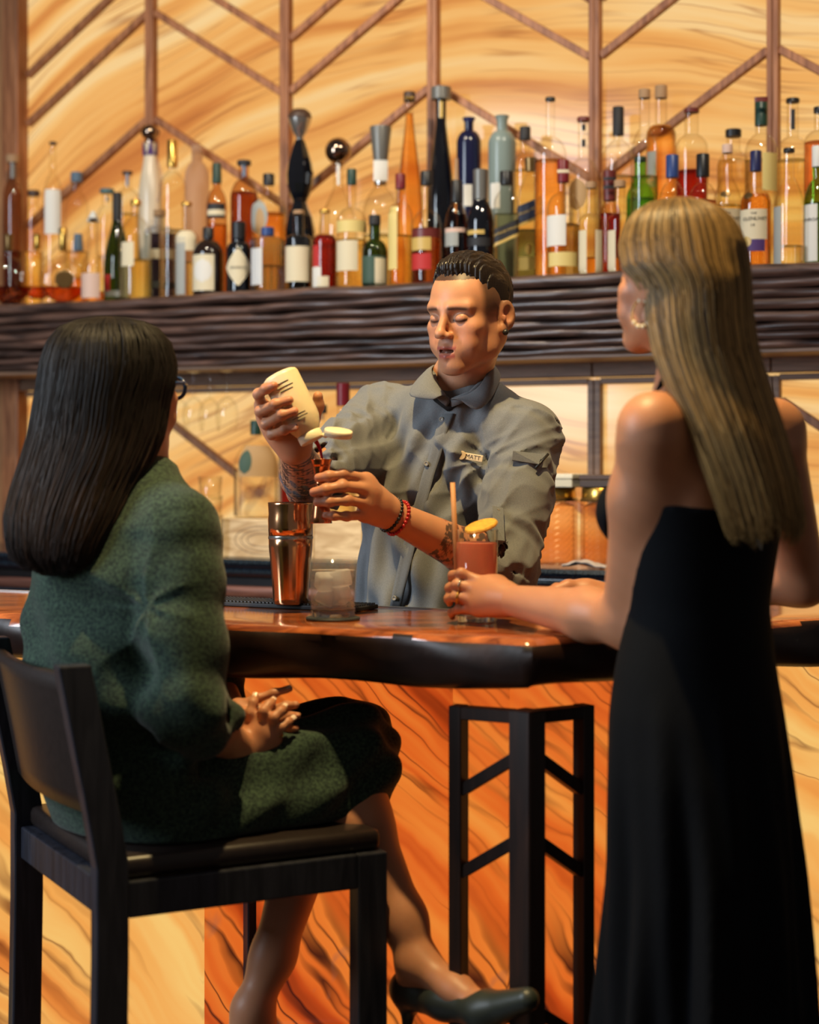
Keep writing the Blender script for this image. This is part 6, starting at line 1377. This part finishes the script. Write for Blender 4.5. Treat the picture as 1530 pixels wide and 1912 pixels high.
q8.cap(bsL + Vector((.02, .05, -.02)), P(1300, 930, 2.50), .04, .03, .04)
bL = [pts((912, 1090, 2.832), (862, 1070, 2.842), (846, 1074, 2.868), (843, 1082, 2.890)), pts((902, 1102, 2.824), (853, 1092, 2.840), (840, 1098, 2.866), (840, 1106, 2.888)),
      pts((896, 1120, 2.822), (850, 1114, 2.838), (838, 1118, 2.862), (840, 1126, 2.882)), pts((892, 1138, 2.826), (856, 1138, 2.840), (844, 1144, 2.860), (845, 1152, 2.878))]
bT = pts((932, 1094, 2.845), (926, 1086, 2.885), (912, 1084, 2.922), (896, 1082, 2.936))
bR = [pts((1072, 1100, 2.905), (1040, 1098, 2.900), (1020, 1106, 2.895), (1010, 1116, 2.89)), pts((1068, 1110, 2.905), (1035, 1110, 2.90), (1016, 1118, 2.895), (1006, 1126, 2.89)),
      pts((1066, 1120, 2.905), (1034, 1122, 2.90), (1016, 1128, 2.895), (1008, 1136, 2.89)), pts((1068, 1130, 2.905), (1042, 1132, 2.90), (1026, 1138, 2.895), (1018, 1142, 2.89))]
bRT = pts((1095, 1104, 2.89), (1062, 1096, 2.885), (1040, 1102, 2.88))
hand(q8, bwL, bL, bT, .0084, .024); hand(q8, bwR, bR, bRT, .0084, .024)
skB = lin(186, 128, 94)
def blo_col(V):
    c = np.tile(skB, (len(V), 1)) * (1 + .05 * vnoise(V, 50, 6))[:, None]; c = face_paint(V, c, HCb, HAb, HSb, 0, lin(96, 70, 50), lin(190, 96, 90), False)
    return np.concatenate([np.clip(c, 0, 1), np.ones((len(V), 1))], 1)
organic('body', q8, SKIN, bw_, BLO, blo_col, 1)
for f, mt in ((bL[1], 'silver'), (bL[2], 'gold')):
    a, b = Vector(f[1]), Vector(f[0]); c = a + (b - a) * .15; d = (b - a).normalized(); s1 = d.cross(Vector((0, 0, 1))).normalized(); s2 = d.cross(s1)
    tube('finger_ring', [c + (s1 * math.cos(k * math.pi / 8) + s2 * math.sin(k * math.pi / 8)) * .0098 - BLO for k in range(16)], .0014, K[mt], bw_, 6, True)
# ---- dress
BD = fabric('black_dress', S(5, 6, 9), S(11, 13, 18), 700, .85, .15, .0, (.38, .62), .14)
d8 = Field(steps((.20, .66, .0044)), steps((2.26, 2.80, .0046)), steps((.02, 1.32, .0048)))
def pleat(th, Z, d): w = np.clip((1.02 - Z) / .5, 0, 1); return w * (.010 * np.sin(th * 9 + 1.3 * np.sin(Z * 4)) + .006 * np.sin(th * 17 + Z * 3))
d8.loft([(.03, .437, 2.50, .185, .165), (.35, .433, 2.505, .172, .155), (.55, .431, 2.51, .162, .145), (.75, .431, 2.51, .150, .135), bst(1440, 1306, 2.515, .146, .128), bst(1330, 1301, 2.52, .141, .120), bst(1240, 1300, 2.525, .133, .108), bst(1130, 1306, 2.525, .118, .094), bst(1000, 1316, 2.53, .134, .098), bst(935, 1322, 2.532, .146, .098), bst(880, 1326, 2.535, .148, .095)], YB, .02, wave=pleat)
FB = Vector((math.sin(-YB) , math.cos(YB), 0)); FB = Vector((-math.sin(YB), math.cos(YB), 0)); LB = Vector((-math.cos(YB), -math.sin(YB), 0))
ctr = P(1322, 950, 2.532)
for s in (-1, 1): d8.ell(ctr + FB * .085 + LB * (.062 * s) + Vector((0, 0, -.005)), (.060, .060, .058), None, .03)
# straight top at the back, climbing to the halter in front
d8.half((ctr.x, ctr.y, P(0, 936, 2.43).z), np.array((-FB.x * .16, -FB.y * .16, 1.0)) * 1.0, (.2, 2.26, 1.20), (.66, 2.8, 1.33))
d8.cap(bsL, beL, .054, .046, .006, 'sub')
dr8 = organic('dress', d8, BD, bw_, BLO, None, 1)
# halter straps
fr = ctr + FB * .115 + Vector((0, 0, .05))
for s, pth in ((1, [(1208, 800, 2.565), (1218, 768, 2.52), (1230, 728, 2.485), (1244, 696, 2.462), (1264, 672, 2.448)]), (-1, [(1312, 690, 2.448), (1352, 730, 2.50), (1372, 780, 2.58)])):
    tube('halter_strap', [P(*q) - BLO for q in pth], .0042, BD, dr8, 8)
# ---- hair
BH_ = stations([(372, 1258, 1276, 2.50, .010), (376, 1232, 1302, 2.50, .034), (390, 1198, 1336, 2.498, .064), (420, 1174, 1366, 2.495, .086), (460, 1164, 1384, 2.490, .096), (500, 1172, 1390, 2.478, .094), (522, 1196, 1392, 2.468, .088), (550, 1212, 1394, 2.460, .082), (600, 1216, 1398, 2.448, .072), (660, 1230, 1408, 2.438, .060), (720, 1254, 1426, 2.424, .050), (800, 1294, 1452, 2.405, .042), (900, 1336, 1480, 2.396, .036), (970, 1360, 1492, 2.394, .032), (1005, 1372, 1488, 2.394, .026), (1030, 1396, 1470, 2.394, .012)])
hb_ = Field(steps((.28, .60, .0034)), steps((2.34, 2.62, .0034)), steps((1.20, 1.735, .0034))); hb_.loft([(z + max(0, (1.40 - z)) * .26, x, y, a - .004 - max(0, 1.3 - z) * .16, b - .004) for z, x, y, a, b in BH_], 0, .0, wave=groove)
HB = hair_mat('blonde_hair', .40, .4); b1_, b2_, b3_ = lin(52, 36, 20), lin(128, 96, 56), lin(224, 178, 108)
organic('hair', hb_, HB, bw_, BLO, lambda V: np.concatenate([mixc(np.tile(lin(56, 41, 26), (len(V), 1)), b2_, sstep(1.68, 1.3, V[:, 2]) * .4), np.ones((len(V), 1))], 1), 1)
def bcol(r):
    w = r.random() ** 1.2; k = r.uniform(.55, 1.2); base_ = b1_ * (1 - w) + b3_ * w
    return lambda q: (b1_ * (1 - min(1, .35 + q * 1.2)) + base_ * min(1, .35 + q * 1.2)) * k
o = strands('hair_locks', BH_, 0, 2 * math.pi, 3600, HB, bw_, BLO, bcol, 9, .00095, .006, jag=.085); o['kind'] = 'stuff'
# hoop earring of pearls
ec = Vector(BW(.080, -.004, -.056)); er = thing('earring', 'pearl-beaded hoop earring on the standing guest\'s left ear', 'earring', ec)
pl_ = [(Vector(HAb[1]) * math.cos(a) + Vector(HAb[2]) * math.sin(a)) * .019 for a in [2 * math.pi * k / 24 for k in range(24)]]
tube('hoop', pl_, .0012, K['gold'], er, 6, True)
sph = lathe_data([(max(.0002, .0034 * math.sin(math.pi * k / 6)), -.0034 * math.cos(math.pi * k / 6)) for k in range(7)], 10); me_ = None
for k in range(5, 22, 2):
    if me_ is None: bo = mk('pearl', sph[0], sph[1], plain('pearl', S(240, 228, 200), .2), er, True); me_ = bo.data
    else: bo = bpy.data.objects.new('pearl', me_); link(bo, er)
    bo.location = pl_[k]
